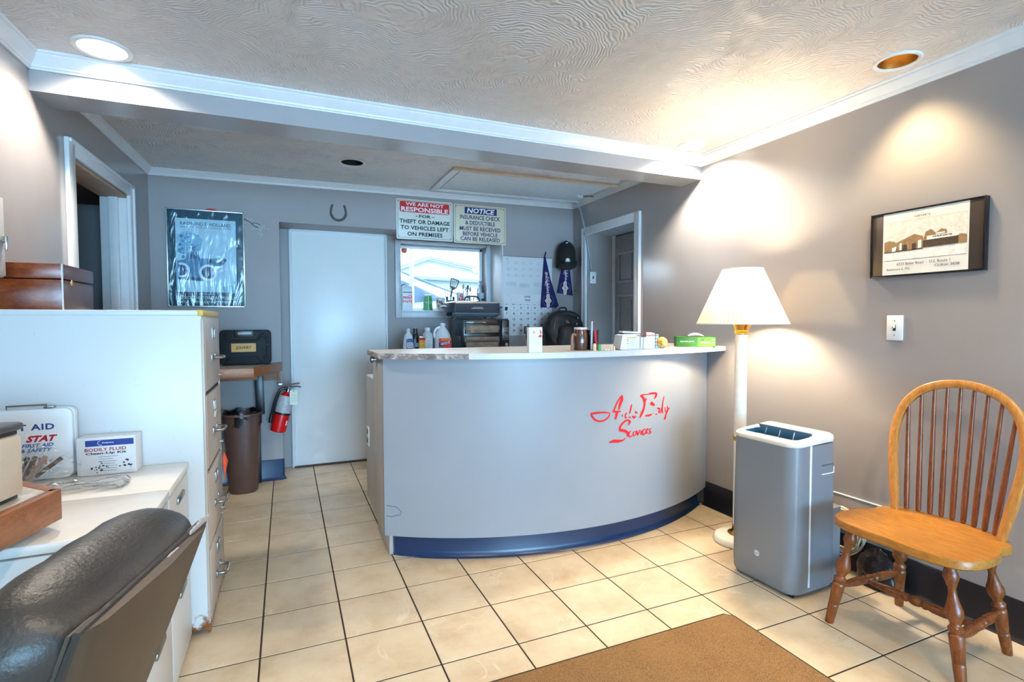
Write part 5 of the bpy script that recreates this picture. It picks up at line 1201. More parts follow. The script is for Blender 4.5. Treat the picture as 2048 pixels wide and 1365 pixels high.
k = MB(); k.prism(prof, -1.0, .85, XZ(0), bev=.05); k.build('body', CARW, car)
WSG = mat('windshield_glass', rgb(34, 62, 86), .25, var=.3, scale=9)
k = MB(); k.prism([(1.3, 1.965), (2.2, 1.63), (2.23, 1.66), (1.32, 2.0)], -.9, .75, XZ(0), bev=.01); k.build('windshield', WSG, car)
k = MB(); k.prism([(1.1, 1.92), (1.45, 1.80), (1.95, 1.58), (1.0, 1.5), (.9, 1.9)], -.88, .88, XZ(0), bev=.01); k.prism([(.8, 1.92), (.9, 1.5), (-1.6, 1.5), (-1.6, 1.88)], -.88, .88, XZ(0), bev=.01); k.build('side_window', WSG, car, loc=(0, 0, 0))
for x in (-1.4, 2.2):
    for y in (-.9, .72): k = MB(); k.cyl((x, y - .1, .35), (x, y + .1, .35), .35, n=28); k.build('wheel', BLACK, car)
light('garage_light', 'AREA', (2.6, 8.0, 4.1), 2300, (.86, .95, 1), (0, 0, 0), shape='RECTANGLE', size=6, size_y=4)

# ================================================================== things on the back bench
def bottle_mat(name, c): return mat(name, c, .3, var=.03)
BWHITE = bottle_mat('bottle_white', rgb(226, 232, 238)); BZ = 1.0
def lbl(k, cx, w_, z0, z1, y, r=0): return k.quad_front(cx - w_ / 2, cx + w_ / 2, z0, z1, y, r)
t = thing('cleaner_bottle', 'white cleaning lotion bottle with blue label, leftmost of the bottles behind the counter', 'bottle', (.963, 4.5, BZ))
k = MB(); k.lathe([(0, 0), (.044, 0), (.047, .008), (.047, .06), (.042, .11), (.034, .15), (.020, .172), (.014, .178), (.014, .186), (0, .186)], n=24, sy=.62); k.build('bottle_body', BWHITE, t)
k = MB(); k.lathe([(.016, .184), (.017, .19), (.012, .205), (.006, .212), (0, .212)], n=16); k.build('cap', BWHITE, t)
k = MB(); lbl(k, .006, .058, .02, .125, -.0305, .012); k.build('label', mat('label_blue', rgb(26, 66, 140), .4), t)
k = MB(); lbl(k, .006, .05, .045, .092, -.0309, .008); k.build('label_patch', INKW, t)
k = MB(); k.text('Soft', .004, .080, -.0313, w=.034, h=.014, bold=.03, shear=.2); k.text('Scrub', .006, .062, -.0313, w=.042, h=.014, bold=.03, shear=.2); k.build('lettering', INKB, t)
k = MB(); disc2(k, .018, .035, .0001, .009, -.0312); k.build('red_dot', INKR, t)
k = MB(); k.quad_front(-.02, .012, .025, .032, -.0312); k.build('green_stripe', mat('green_ink', rgb(60, 140, 70), .6), t)
t = thing('spray_can', 'black spray can with black cap beside the white lotion bottle', 'spray can', (1.032, 4.54, BZ))
k = MB(); k.lathe([(0, 0), (.026, 0), (.027, .004), (.027, .150), (.022, .165), (0, .165)], n=22); k.build('can', mat('black_can', rgb(30, 34, 40), .25, .5), t)
k = MB(); k.lathe([(.022, .163), (.022, .185), (.019, .187), (.020, .212), (0, .214)], n=20); k.build('cap', BLACK, t)
k = MB(); lbl(k, .004, .035, .05, .085, -.0275); k.quad_front(-.016, -.01, .02, .12, -.0275); k.build('label', mat('label_lilac', rgb(150, 166, 196), .5), t)
t = thing('yellow_can', 'yellow can with red top band between the spray can and clear bottle', 'can', (1.078, 4.49, BZ))
k = MB(); k.box((0, 0, .066), (.052, .04, .132), .004); k.build('tin', mat('yellow_tin', rgb(220, 180, 48), .4), t)
k = MB(); k.quad_front(-.0255, .0255, .108, .128, -.0206); k.build('red_band', INKR, t); k = MB(); k.box((0, 0, .136), (.05, .038, .008), .002); k.build('lid', mat('tin_gray', rgb(170, 180, 190), .3, .6), t)
k = MB(); k.quad_front(-.02, .02, .085, .1, -.0206); k.quad_front(-.018, .018, .07, .074, -.0206); k.build('orange_print', mat('orange_ink', rgb(226, 120, 40), .5), t)
t = thing('clear_bottle', 'frosted clear bottle with white cap left of the white jug', 'bottle', (1.135, 4.52, BZ))
k = MB(); k.lathe([(0, 0), (.045, 0), (.048, .006), (.048, .135), (.040, .165), (.022, .185), (.020, .192), (0, .192)], n=24); k.build('bottle_body', mat('frosted_plastic', rgb(196, 212, 222), .25), t)
k = MB(); k.lathe([(.023, .188), (.024, .192), (.024, .215), (0, .217)], n=20); k.build('cap', BWHITE, t)
k = MB(); lbl(k, 0, .06, .02, .12, -.0478)
k.build('label', mat('pale_label', rgb(214, 222, 230), .5), t)
k = MB()
for i in range(7): k.quad_front(-.024, .02 - .006 * (i % 3), .105 - i * .012, .1075 - i * .012, -.0484)
k.build('label_print', mat('gray_ink', rgb(120, 122, 130), .6), t)
t = thing('white_jug', 'white plastic jug with handle and red carpet cleaner label beside the oven', 'jug', (1.262, 4.48, BZ))
k = MB(); k.lathe([(0, 0), (.066, 0), (.072, .008), (.072, .12), (.066, .155), (.046, .19), (.028, .215), (.020, .225), (.020, .235), (0, .235)], n=28, sy=.7); k.build('jug_body', BWHITE, t)
k = MB(); k.tube([(-.024, 0, .218), (-.055, 0, .208), (-.074, 0, .178), (-.076, 0, .145), (-.068, 0, .13)], .010, 10, smooth=4); k.build('handle', BWHITE, t)
k = MB(); k.lathe([(.022, .230), (.024, .233), (.024, .253), (0, .255)], n=20); k.build('cap', BWHITE, t)
k = MB(); k.quad_front(-.048, .064, .008, .125, -.052); k.build('label', mat('label_red', rgb(214, 44, 48), .45), t)
k = MB(); k.quad_front(-.03, .06, .104, .122, -.0524); k.build('orange_print', mat('orange_ink', rgb(226, 120, 40), .5), t)
k = MB(); poly2(k, [(-.046, .05), (.062, .085), (.062, .10), (-.046, .09)], -.0524); k.build('dark_flash', INKN, t)
k = MB(); k.text('RESOLVE', .008, .082, -.0528, w=.088, h=.022, bold=.03, shear=.3, rot=.18); k.build('lettering', INKW, t)
k = MB(); poly2(k, [(-.046, .012), (.0, .03), (-.01, .055), (-.046, .045)], -.0526); k.build('green_print', mat('green_blue_ink', rgb(70, 120, 120), .5), t)

# toaster oven
ov = thing('toaster_oven', 'black double door toaster oven on the bench behind the counter', 'oven', (1.64, 4.585, BZ))
OVB = mat('oven_black', rgb(40, 43, 50), .3); OVF = mat('oven_front_black', rgb(22, 22, 25), .22)
k = MB(); k.box((0, 0, .155), (.44, .35, .28), .012); k.build('oven_body', OVB, ov)
k = MB(); k.box((-.03, -.184, .150), (.37, .02, .272), .004); k.build('oven_front', OVF, ov)
ISD = mat('oven_inside', rgb(120, 104, 88), .4, .4, var=.35, scale=20)
for z0, z1 in ((.163, .245), (.025, .145)):
    d_ = MB(); zc = (z0 + z1) / 2
    d_.box((-.04, -.196, z1 - .004), (.325, .014, .012), .002); d_.box((-.04, -.196, z0 + .004), (.325, .014, .012), .002); d_.box((-.2, -.196, zc), (.012, .014, z1 - z0), .002); d_.box((.12, -.196, zc), (.012, .014, z1 - z0), .002)
    d_ = d_.build('oven_door', OVF, ov)
    k = MB(); k.box((-.04, -.1935, zc), (.31, .003, z1 - z0 - .012)); k.build('door_glass', ISD, d_)
    k = MB()
    for i in range(2 if z1 < .2 else 1):
        k.cyl((-.19, -.197, z0 + .03 + i * .045), (.11, -.197, z0 + .03 + i * .045), .0025, n=6)
    k.cyl((-.19, -.2, z0 + .018), (.11, -.2, z0 + .018), .0018, n=6); k.build('rack_rod', STEEL, d_)
    if z1 > .2:
        k = MB(); k.box((-.135, -.196, z0 + .022), (.03, .002, .03)); k.build('amber_sticker', mat('amber_label', rgb(214, 164, 82), .45), d_)
    else:
        k = MB(); k.box((-.04, -.1965, zc + .012), (.30, .002, .022)); k.build('rack_pan', BLACK, d_)
k = MB(); k.box((-.05, -.205, .262), (.30, .012, .028), .004); k.build('top_handle', mat('dark_copper_plastic', rgb(66, 50, 46), .25), ov)
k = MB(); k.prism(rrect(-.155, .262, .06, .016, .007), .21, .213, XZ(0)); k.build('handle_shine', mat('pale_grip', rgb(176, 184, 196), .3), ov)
k = MB(); k.text('ninja', -.03, .262, -.2125, w=.034, h=.010, bold=.03); k.build('lettering', INKW, ov)
pn = MB().box((.184, -.184, .150), (.072, .026, .272), .008).build('control_panel', mat('panel_black', rgb(26, 24, 26), .2), ov)
k = MB()
for z0 in (.175, .125):
    k.quad_front(.158, .168, z0 + .028, z0 + .034, -.1978); k.quad_front(.158, .168, z0 + .014, z0 + .020, -.1978); k.quad_front(.158, .168, z0, z0 + .006, -.1978)
    for i in range(4): k.quad_front(.176, .204, z0 + i * .010, z0 + i * .010 + .003, -.1978)
for a in ((.153, .2105, .213, .2145), (.153, .2105, .108, .1095), (.153, .1545, .108, .2145), (.209, .2105, .108, .2145)): k.quad_front(*a, -.1978)
k.build('panel_print', mat('panel_gray', rgb(178, 180, 184), .5), pn)
k = MB(); k.turn((.184, -.197, .062), (.184, -.218, .062), [(0, .018), (.8, .016), (1, .014)], 20); k.build('dial', STEEL, pn)
for x in (.168, .200): k = MB(); k.turn((x, -.197, .036), (x, -.203, .036), [(0, .008), (1, .007)], 14); k.build('button', STEEL, pn)
k = MB()
for i in range(4): k.box((-.222, -.05, .215 + i * .014), (.004, .17, .005), .001)
k.box((-.222, .0, .08), (.004, .25, .12), .002); k.build('side_vent', mat('oven_vent', rgb(62, 68, 78), .35), ov)
k = MB(); k.lathe([(0, 0), (.02, 0), (.018, .006), (0, .006)], n=7, M=Matrix.Translation((-.221, -.1, .125)) @ Matrix.Rotation(-PI / 2, 4, 'Y')); k.build('side_badge', mat('badge_gray', rgb(120, 112, 108), .4, .5), ov)
for x in (-.18, .18):
    for y in (-.14, .14): MB().cyl((x, y, 0), (x, y, .02), .014, n=12).build('foot', BLACK, ov)
# electric griddle with glass lid on top of the oven
gr = thing('electric_griddle', 'gray electric skillet with glass lid standing on the toaster oven', 'griddle', (1.565, 4.57, BZ + .297))
GRB = mat('griddle_gray', rgb(60, 66, 78), .35)
def rr3(w_, d_, r, z, n=6): return [Vector((x, y, z)) for x, y in rrect(0, 0, w_, d_, r, n)]
k = MB(); k.rings([rr3(.42, .24, .06, .012), rr3(.46, .28, .07, .03), rr3(.50, .30, .07, .042), rr3(.50, .30, .07, .05), rr3(.47, .28, .07, .052)]); k.build('base_tray', mat('griddle_base', rgb(96, 108, 122), .3), gr, smooth=50)
k = MB(); k.rings([rr3(.47, .28, .06, .05), rr3(.48, .29, .06, .056), rr3(.472, .285, .06, .132), rr3(.476, .289, .06, .137), rr3(.45, .27, .06, .138)]); k.build('pan', GRB, gr, smooth=50)
k = MB(); k.rings([rr3(.47, .284, .06, .137), rr3(.474, .286, .06, .141), rr3(.45, .27, .06, .150), rr3(.25, .14, .05, .158)]); k.build('glass_lid', mat('lid_glass', rgb(196, 206, 206), .08, var=.1), gr, smooth=50)
k = MB(); k.rings([rr3(.478, .289, .06, .136), rr3(.478, .289, .06, .141)], False, False); k.build('lid_rim', mat('copper_rim', rgb(190, 140, 110), .3, .7), gr)
k = MB(); k.tube([(-.075, 0, .154), (-.062, 0, .190), (-.03, 0, .202), (.03, 0, .202), (.062, 0, .190), (.075, 0, .154)], .007, 8, smooth=4); k.build('lid_handle', BLACK, gr)
k = MB()
for s_ in (-1, 1):
    k2 = MB(); k2.tube([(s_ * .235, -.05, .10), (s_ * .275, -.045, .105), (s_ * .285, 0, .105), (s_ * .275, .045, .105), (s_ * .235, .05, .10)], .009, 8, smooth=3); k2.build('side_handle', mat('griddle_base', rgb(96, 108, 122), .3), gr)
k.cyl((-.235, -.12, .04), (-.27, -.14, .038), .016); k.build('control_plug', BLACK, gr)
k = MB(); k.text('the wonder', .005, .098, -.1450, w=.05, h=.007, bold=.02) if False else None
k = MB(); k.quad_front(-.04, .05, .098, .102, -.1448); k.quad_front(-.055, .06, .086, .092, -.1450); k.build('pale_print', mat('panel_gray', rgb(178, 180, 184), .5), gr)
for x in (-.16, .16):
    for y in (-.09, .09): MB().cyl((x, y, 0), (x, y, .014), .012, n=10).build('foot', BLACK, gr)
# black stand and backpack
st = thing('black_stand', 'small black stand with round base and stem behind the white card', 'stand', (2.10, 4.42, BZ))
k = MB(); k.lathe([(0, 0), (.125, 0), (.128, .008), (.12, .028), (.07, .042), (0, .046)], n=32, sy=.75); k.build('base', BLACK, st)
k = MB(); k.tube([(-.02, 0, .04), (-.045, 0, .10), (-.05, 0, .16)], .011, 8, smooth=4); k.build('stem', BLACK, st)
k = MB(); k.box((-.05, 0, .19), (.05, .035, .075), .008); k.build('head', mat('mottled_black', rgb(50, 56, 66), .4, var=.6, scale=70), st)
bp = thing('backpack', 'black backpack standing on the bench below the pennants', 'backpack', (2.405, 4.36, BZ - .012 + .012))
FAB = mat('black_nylon', rgb(24, 25, 30), .6, var=.3, scale=14, bump=.3, bscale=14, bdist=.02)
k = MB(); rings = []
for i in range(17):
    t = i / 16; z = .37 * t; hw = .19 * (1 - .08 * math.sin(t * 9)) if t < .6 else .19 * math.sqrt(max(.001, 1 - ((t - .6) / .415) ** 2.4)) ; hw = max(hw, .05)
    dp = .10 * (1 - .45 * t ** 2)
    rings.append([Vector((hw * math.copysign(abs(math.cos(a)) ** .7, math.cos(a)) + .006 * math.sin(5 * a + i), dp * math.copysign(abs(math.sin(a)) ** .7, math.sin(a)) + .005 * math.sin(3 * a + i * 1.7), z)) for a in [2 * PI * j / 36 for j in range(36)]])
k.rings(rings); k.build('pack_body', FAB, bp, smooth=80)
k = MB(); rings = []
for i in range(11):
    t = i / 10; z = .02 + .21 * t; hw = .125 * (1 - .25 * t ** 3); dp = .05 * math.sin(PI * (.18 + .72 * t)) + .075
    rings.append([Vector((hw * math.copysign(abs(math.cos(a)) ** .6, math.cos(a)) + .004 * math.sin(4 * a + i), -.03 - dp * abs(math.sin(a)) ** .7 if math.sin(a) < 0 else -.02, z + .008 * math.sin(3 * a))) for a in [2 * PI * j / 28 for j in range(28)]])
k.rings(rings); k.build('front_pocket', FAB, bp, smooth=80)
k = MB(); k.tube([(-.15, -.085, .20), (-.13, -.085, .29), (-.06, -.075, .335), (.05, -.075, .335), (.13, -.085, .29), (.155, -.085, .2)], .004, 6, smooth=5); k.build('zipper', mat('zip_black', rgb(50, 52, 58), .4), bp)
k = MB(); k.box((.0, -.085, .268), (.05, .008, .042), .006); bq = k.build('patch', BLACK, bp); MB().box((.003, -.0895, .258), (.024, .003, .012), .001).build('patch_mark', mat('patch_print', rgb(150, 110, 100), .6), bq)
for x, z in ((.10, .30), (.09, .245), (-.09, .16)): MB().box((x, -.092, z), (.008, .006, .022), .002).build('zip_pull', STEEL, bp)
k = MB(); k.tube([(-.04, .02, .365), (-.03, .02, .395), (.03, .02, .395), (.04, .02, .365)], .008, 6, smooth=4); k.build('grab_loop', FAB, bp)

# ================================================================== things on the window sill
SZ = 1.378
t = thing('sill_jug', 'white jug with mirrored red lettering at the left of the window sill', 'jug', (1.055, 5.0, SZ))
k = MB(); k.rings([rr3(.108, .07, .02, 0), rr3(.112, .074, .022, .006), rr3(.108, .07, .022, .20), rr3(.096, .06, .02, .225), rr3(.04, .03, .012, .236), rr3(.036, .028, .012, .246)]); k.build('jug_body', BWHITE, t, smooth=50)
k = MB(); k.text('Gun', .004, .125, -.0378, w=.088, h=.034, bold=.03, mirror=True); k.build('red_lettering', mat('bright_red_ink', rgb(226, 60, 60), .5), t)
k = MB(); [k.quad_front(-.044 + i * .019, -.031 + i * .019, .07 + .006 * (i % 2), .10 - .004 * (i % 3), -.0378) for i in range(5)]; k.build('pink_lettering', mat('pink_red_ink', rgb(240, 130, 130), .5), t)
k = MB(); k.quad_front(-.04, .048, .166, .174, -.0376); k.build('dark_stripe', DARK, t)
k = MB(); k.tube([(-.05, 0, .225), (-.03, 0, .242), (.0, 0, .246)], .004, 6, smooth=4); k.build('jug_handle', BLACK, t)
t = thing('green_carton', 'green tumbler carton with a white stripe on the window sill', 'carton', (1.261, 4.995, SZ))
k = MB(); k.rings([[Vector((x, y, 0)) for x, y in rrect(0, 0, .082, .07, .006, 2)], [Vector((x, y, .138)) for x, y in rrect(0, 0, .066, .056, .006, 2)]]); k.build('carton', mat('bottle_green', rgb(22, 134, 62), .4), t)
k = MB(); k.face([(-.003, -.0356, .002), (.003, -.0356, .002), (.003, -.0286, .137), (-.003, -.0286, .137)]); k.build('white_stripe', INKW, t)
k = MB(); disc2(k, .016, .075, .008, .011, -.0335); k.text('cup', -.018, .075, -.0338, w=.026, h=.01, bold=.02) if False else k.quad_front(-.034, -.006, .071, .079, -.0335); k.build('pale_mark', mat('pale_green', rgb(170, 220, 190), .5), t)
k = MB(); k.box((0, 0, .147), (.06, .05, .016), .004); k.build('white_lid', BWHITE, t)
t = thing('flowered_cup', 'white paper cup with dark flower pattern on the window sill', 'cup', (1.385, 4.995, SZ))
k = MB(); k.lathe([(0, 0), (.036, 0), (.046, .12), (.048, .124), (.046, .126), (.043, .12), (.034, .01)], n=26); k.build('cup', mat('cup_white', rgb(232, 236, 240), .5), t)
random.seed(12); FLW = [mat('flower_dark', rgb(40, 44, 54), .6), mat('flower_orange', rgb(220, 110, 60), .6), mat('flower_gray', rgb(130, 140, 150), .6)]
for mi in range(3):
    k = MB()
    for i in range(9):
        a = random.uniform(-2.6, -.5); z = random.uniform(.02, .10); r = .036 + .010 * z / .12 + .0006 + .0001 * i; s_ = random.uniform(.004, .010)
        k.face([(r * math.cos(a + s_ / r * math.cos(q)), r * math.sin(a + s_ / r * math.cos(q)), z + s_ * math.sin(q)) for q in (0, 1, 2, 3, 4, 5)])
    k.build('flower_print', FLW[mi], t)['kind'] = 'stuff'
t = thing('utensil_jar', 'clear jar with a black slotted spatula on the window sill', 'jar', (1.487, 4.995, SZ))
k = MB(); k.lathe([(0, 0), (.04, 0), (.042, .004), (.042, .13), (.044, .135), (.040, .135), (.039, .008), (0, .006)], n=24); k.build('jar', JARG, t)
k = MB(); k.cyl((-.01, 0, .012), (.018, -.004, .215), .007, n=8); k.build('spatula_handle', BLACK, t)
ca_, sa_ = math.cos(-.3), math.sin(-.3)
k = MB()
def rotp(x, z): return (.022 + x * ca_ - z * sa_, .205 + x * sa_ + z * ca_)
for x0, x1 in ((-.048, -.037), (-.026, -.019), (-.008, -.001), (.010, .017), (.030, .042)):
    k.prism([rotp(x0 * .8, .025), rotp(x1 * .8, .025), rotp(x1, .10), rotp(x0, .10)], -.002, .002, XZ(-.004))
k.prism([rotp(-.012, 0), rotp(.012, 0), rotp(.034, .03), rotp(-.038, .03)], -.002, .002, XZ(-.004)); k.prism([rotp(-.048, .098), rotp(.042, .098), rotp(.036, .108), rotp(-.04, .108)], -.002, .002, XZ(-.004)); k.build('spatula_blade', BLACK, t)
k = MB()
for x, a in ((-.03, -.12), (-.02, -.05), (.0, .02)): k.cyl((x, .01, .01), (x + a * .2, .012, .24), .0035, n=6)
k.build('pale_stick', mat('pale_wood', rgb(206, 196, 186), .6), t)
k = MB(); k.lathe([(.0425, .07), (.0435, .072), (.0435, .10), (.0425, .102)], n=24, cap=False); k.build('gray_band', mat('gray_band', rgb(120, 124, 130), .4), t)
t = thing('cutlery_cup', 'clear cup full of plastic spoons and forks on the window sill', 'cup', (1.648, 5.0, SZ))
k = MB(); k.lathe([(0, 0), (.042, 0), (.05, .15), (.048, .15), (.040, .008)], n=24); k.build('cup', CLEAR, t)
random.seed(6)
for i in range(7):
    x, y_ = random.uniform(-.028, .028), random.uniform(-.02, .02); dx = random.uniform(-.03, .04); zt = random.uniform(.19, .25); m_ = (STEEL, mat('beige_spoon', rgb(190, 166, 136), .5), mat('white_spoon', rgb(226, 226, 226), .4), BLACK)[i % 4]
    k = MB(); k.cyl((x * .6, y_, .012), (x + dx, y_, zt - .03), .003, n=6); k.sphere((x + dx * 1.1, y_, zt), .018, (.62, .25, 1.35), 10); k.build('spoon', m_, t)
t = thing('lettered_cup', 'white cup with red stacked lettering on the window sill', 'cup', (1.572, 4.945, SZ))
k = MB(); k.lathe([(0, 0), (.030, 0), (.036, .175), (.034, .175), (.028, .006)], n=24); k.build('cup', mat('cup_white', rgb(232, 236, 240), .5), t)
k = MB(); k.text('G', .0, .145, -.0372, w=.034, h=.034, bold=.05); k.text('LF', .0, .107, -.0368, w=.044, h=.034, bold=.05); k.build('lettering', INKR, t)
t = thing('pink_wrapper', 'small pink wrapper lying between the cups on the sill', 'wrapper', (1.648, 4.925, SZ))
crumple(31, 8, 8, lambda u, v, n: -.03 + .06 * u, lambda u, v, n: -.012 + .024 * v + .004 * n, lambda u, v, n: .002 + .115 * math.sin(PI * min(u + .1, 1)) * (.5 + .5 * v) + .006 * abs(n)).build('wrapper_film', mat('pink_film', rgb(226, 170, 206), .3), t)
t = thing('water_bottle', 'empty clear water bottle at the right of the window sill', 'bottle', (1.80, 4.99, SZ))
k = MB(); k.lathe([(0, 0), (.034, 0), (.037, .006), (.037, .05), (.034, .056), (.037, .062), (.037, .105), (.034, .11), (.037, .116), (.037, .2), (.028, .235), (.014, .262), (.013, .285)], n=24); k.build('bottle_body', CLEAR, t)
k = MB(); k.lathe([(.015, .28), (.016, .282), (.016, .298), (0, .3)], n=18); k.build('cap', mat('cap_gray', rgb(150, 156, 162), .4), t)
k = MB(); k.lathe([(.0376, .12), (.038, .122), (.038, .175), (.0376, .177)], n=24, cap=False); k.build('label', mat('label_gray', rgb(170, 176, 186), .4, var=.3, scale=90), t)
crumple(41, 16, 10, lambda u, v, n: 1.70 + .055 * u, lambda u, v, n: 4.99 + .05 * v + .004 * n, lambda u, v, n: SZ + .004 + (.15 * u + .03) * math.sin(PI * v) + .008 * abs(n)).build('cling_film', CLEAR, None, smooth=60)
tag(bpy.data.objects['cling_film'], 'crumpled clear film standing beside the water bottle', 'film')
k = MB(); k.lathe([(0, 0), (.030, 0), (.030, .001), (0, .001)], n=24, M=Matrix.Translation((1.05, 5.0595, 1.955)) @ Matrix.Rotation(PI / 2, 4, 'X')); stk = k.build('window_sticker', mat('orange_sticker', rgb(226, 110, 50), .5), None); tag(stk, 'round orange sticker in the upper left corner of the window', 'sticker')
k = MB()
for i in range(12):
    a = i * PI / 6; poly2(k, [(1.05 + .032 * math.cos(a), 1.955 + .032 * math.sin(a)), (1.05 + .024 * math.cos(a + .2), 1.955 + .024 * math.sin(a + .2)), (1.05 + .024 * math.cos(a - .2), 1.955 + .024 * math.sin(a - .2))], 5.0580)
disc2(k, 1.05, 1.955, .006, .014, 5.0578, .4, 4.5); k.build('sticker_print', mat('maroon_print', rgb(110, 60, 60), .6), stk)

# ================================================================== things on the counter ledge
LZ = 1.1065
t = thing('white_card_box', 'tall narrow white box with red flower and butterfly print on the counter edge', 'box', (1.215, 2.523, LZ))
MB().box((0, 0, .067), (.078, .03, .134), .002).build('carton', mat('card_white', rgb(236, 238, 242), .55, var=.01), t)
k = MB(); disc2(k, -.011, .108, .003, .0062, -.0154); poly2(k, [(.022, .125), (.036, .108), (.030, .098), (.024, .105)], -.0154); poly2(k, [(.012, .082), (.022, .092), (.034, .095), (.036, .082), (.026, .08)], -.0154); poly2(k, [(.022, .085), (.026, .105), (.028, .09)], -.0154); k.build('flower_print', mat('coral_ink', rgb(232, 90, 60), .6), t)
t = thing('brown_handled_mug', 'brown glass mug with thick handle on the counter', 'mug', (1.555, 2.62, LZ))
k = MB(); k.lathe([(0, 0), (.040, 0), (.042, .004), (.042, .095), (.036, .105), (.037, .128), (.034, .128), (.033, .104), (.038, .094), (.038, .008), (0, .006)], n=26); k.build('mug_body', mat('brown_mug_glass', rgb(84, 54, 46), .12, coat=.6), t)
k = MB(); k.lathe([(.037, .118), (.038, .119), (.038, .129), (.036, .130), (.0345, .129)], n=26, cap=False); k.build('mug_rim', mat('mug_rim', rgb(214, 196, 190), .2), t)
k = MB(); k.tube([(-.034, -.01, .085), (-.05, -.012, .090), (-.062, -.012, .078), (-.063, -.012, .0), ], .008, 8, smooth=4); k.build('handle', mat('brown_handle', rgb(150, 104, 84), .2), t)
t = thing('amber_glass', 'amber drinking glass with pens in it on the counter', 'glass', (1.625, 2.60, LZ))
k = MB(); k.lathe([(0, 0), (.030, 0), (.032, .004), (.034, .085), (.036, .088), (.036, .115), (.0345, .115), (.034, .09), (.030, .006)], n=26); k.build('glass_body', AMBER, t)
k = MB(); k.lathe([(0, .006), (.029, .006), (.032, .095), (0, .095)], n=22); k.build('brown_filling', mat('brown_filling', rgb(112, 66, 40), .5), t)
k = MB(); k.cyl((.002, -.036, .01), (-.008, -.034, .115), .008, n=10); k.build('red_pen', mat('pen_red', rgb(176, 30, 56), .35), t)
k = MB(); k.cyl((-.028, -.03, .004), (-.024, -.028, .165), .006, n=8); k.build('clear_straw', mat('pale_blue_plastic', rgb(180, 200, 214), .2), t)
k = MB(); k.sphere((-.024, -.028, .167), .006, (1, 1, 1.6), 8); k.build('straw_tip', INKR, t)
t = thing('green_lighter', 'small green cap standing before the amber glass', 'cap', (1.605, 2.50, LZ))
k = MB(); k.lathe([(0, 0), (.010, 0), (.010, .03), (.008, .037), (0, .038)], n=14); k.build('cap_body', mat('green_plastic', rgb(46, 150, 84), .35), t)
t = thing('beige_bottle_cap', 'small beige tube standing beside the green cap on the counter', 'tube', (1.577, 2.505, LZ))
k = MB(); k.lathe([(0, 0), (.010, 0), (.010, .03), (.007, .04), (0, .042)], n=14); k.build('tube_body', mat('beige_plastic', rgb(220, 196, 164), .4), t)
for i, (x, l_) in enumerate(((1.672, 'left cream golf tee standing on the counter by the papers'), (1.688, 'right cream golf tee standing on the counter by the papers'))):
    k = MB(); k.lathe([(0, 0), (.0055, 0), (.0055, .012), (.003, .026), (0, .028)], n=12); o = k.build('golf_tee', mat('cream_wood', rgb(236, 214, 178), .5), None, loc=(x, 2.478, LZ)); tag(o, l_, 'golf tee', 'golf tees on the counter')
for i, (x, l_) in enumerate(((1.633, 'leftmost tiny white die lying between caps and golf tees'), (1.645, 'middle tiny white die lying between caps and golf tees'), (1.657, 'rightmost tiny white die lying between caps and golf tees'))):
    k = MB(); k.box((0, 0, .005), (.0095, .0095, .0095), .0015); o = k.build('die', WHITE, None, loc=(x, 2.482, LZ)); tag(o, l_, 'die', 'tiny dice on the counter')
    k = MB(); disc2(k, 0, .005, .0001, .002, -.0050, n=8); k.build('pip', INKK, o)
# bundle of printed leaflets with a brown clip
t = thing('leaflet_bundle', 'bundle of white printed leaflets held by a brown clip on the counter', 'leaflets', (1.895, 2.56, LZ + .0045), math.radians(-6))
k = MB(); k.prism([(-.135, 0), (-.085, 0), (-.095, .085), (-.12, .08)], -.03, .06, XZ(0)); k.build('white_pouch', PAPER, t)
k = MB(); k.box((-.02, -.01, .043), (.13, .03, .086), .002, rotx(.06)); k.build('leaflet_stack', mat('leaflet_white', rgb(236, 236, 232), .6), t)
k = MB(); k.box((.075, -.012, .045), (.075, .03, .09), .002); k.build('leaflet_stack', mat('leaflet_white', rgb(236, 236, 232), .6), t)
k = MB(); k.box((.125, .0, .041), (.04, .035, .082), .002); k.build('leaflet_stack', mat('leaflet_blue_white', rgb(220, 228, 238), .6), t)
k = MB(); k.box((0, -.0, .093), (.20, .05, .01), .004, roty(.05)); k.build('loose_sheet', PAPER, t)
k = MB(); k.box((.035, -.03, .083), (.032, .012, .032), .003); k.build('binder_clip', mat('clip_brown', rgb(110, 58, 46), .35), t)
k = MB()
for z in (.03, .045, .055): disc2(k, -.068, z, .0001, .003, -.0285)
for a in ((-.083, -.080, .003, .085), (.012, .0145, .002, .085), (.034, .036, .0, .07), (.112, .115, .002, .088)): k.quad_front(*a, -.0290)
k.build('dark_lines', INKK, t)
k = MB(); k.quad_front(-.078, -.012, .062, .067, -.0292); k.build('yellow_line', mat('ochre_ink', rgb(224, 180, 70), .5), t)
k = MB(); k.quad_front(.05, .112, .074, .078, -.0292); k.quad_front(-.01, .01, .074, .078, -.0292); k.build('red_line', INKR, t)
k = MB()
for i in range(4):
    k.quad_front(.118, .14, .012 + .02 * i, .020 + .02 * i, -.0183); k.quad_front(-.055, -.025, .022 + .01 * i, .0235 + .01 * i, -.0292)
k.build('gray_print', mat('gray_blue_ink', rgb(150, 160, 180), .5), t)
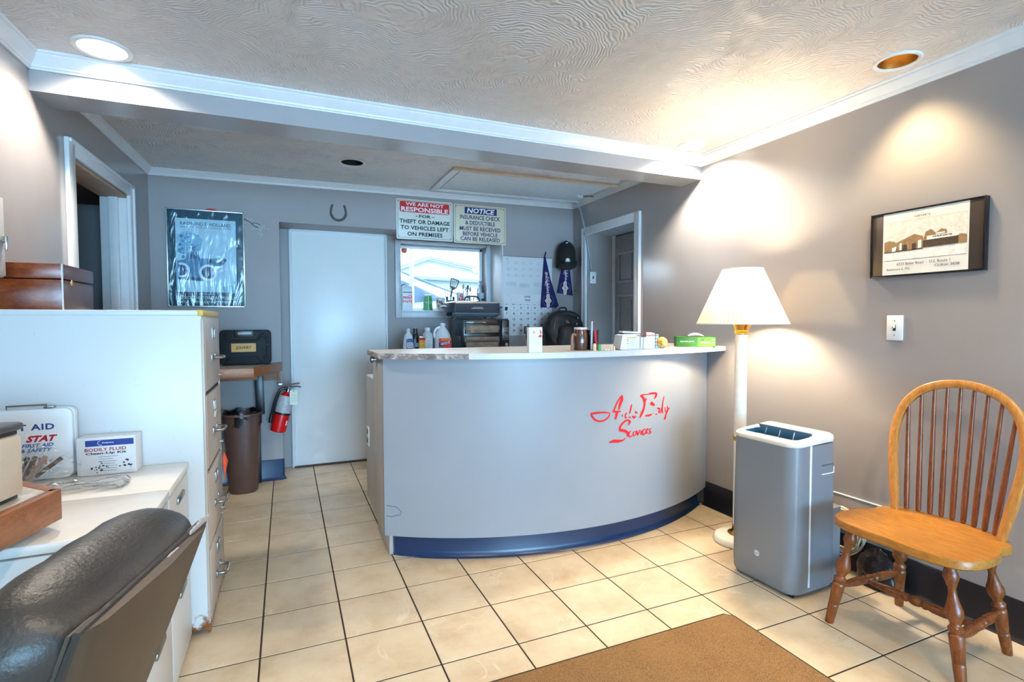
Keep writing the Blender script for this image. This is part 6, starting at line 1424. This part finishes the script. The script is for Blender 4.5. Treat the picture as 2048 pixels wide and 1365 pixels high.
k = MB(); k.prism([(-.16, -.075), (.13, -.065), (.20, .0), (.15, .06), (-.12, .05)], 0, .004, Matrix.Rotation(math.radians(-3), 4, 'Z')); o = k.build('brochure', mat('blue_gray_brochure', rgb(160, 176, 200), .4, var=.2, scale=20), None, loc=(1.90, 2.545, LZ)); tag(o, 'blue gray brochure lying flat under the leaflet bundle', 'brochure')
# ball, glove box
t = NB('swirled_ball'); v = t.coord(); t.p.inputs['Roughness'].default_value = .2
t.l(t.ramp(t.noise(v, 26, 3, .5, 2.5), [(.36, rgb(238, 110, 40)), (.46, rgb(240, 190, 40)), (.56, rgb(240, 226, 170)), (.62, rgb(120, 170, 60)), (.68, rgb(242, 200, 60))]), t.p.inputs['Base Color'])
k = MB(); k.sphere((0, 0, .0335), .0335, n=24); o = k.build('toy_ball', t.m, None, loc=(2.055, 2.52, LZ + .0045), smooth=90); tag(o, 'small yellow and orange swirled ball on the counter', 'ball')
gx = thing('tissue_box', 'green glove box with white tissue sticking out at the counter end', 'box', (2.43, 2.66, LZ), math.radians(-33))
k = MB(); k.box((0, 0, .032), (.24, .125, .064), .002); k.build('carton', mat('leaf_green_card', rgb(36, 108, 32), .45), gx)
k = MB(); k.quad_front(.01, .117, .004, .060, -.0629); k.build('light_green_panel', mat('lime_card', rgb(84, 146, 44), .45), gx)
k = MB(); k.text('floor cooling wear', -.06, .035, -.0633, w=.08, h=.010, bold=.02) if False else k.text('disposable gloves', -.055, .034, -.0633, w=.085, h=.010, bold=.02); k.quad_front(.03, .085, .024, .032, -.0634); k.quad_front(.095, .112, .044, .05, -.0634); k.quad_front(.095, .112, .024, .03, -.0634); k.build('white_print', INKW, gx)
k = MB(); k.quad_front(-.112, -.10, .036, .041, -.0633); k.quad_front(.03, .05, .042, .047, -.0633); k.build('dark_print', mat('dark_green_ink', rgb(20, 60, 24), .5), gx)
k = MB(); k.prism(rrect(.01, 0, .13, .06, .028), .0641, .0646); k.build('box_opening', mat('opening_dark', rgb(40, 60, 36), .8), gx)
crumple(51, 16, 8, lambda u, v, n: -.04 + .10 * u, lambda u, v, n: -.02 + .03 * v + .003 * n, lambda u, v, n: .062 + .026 * math.sin(PI * (.12 + .8 * u)) * (.4 + .6 * v) + .002 * abs(n)).build('tissue', PAPER, gx)
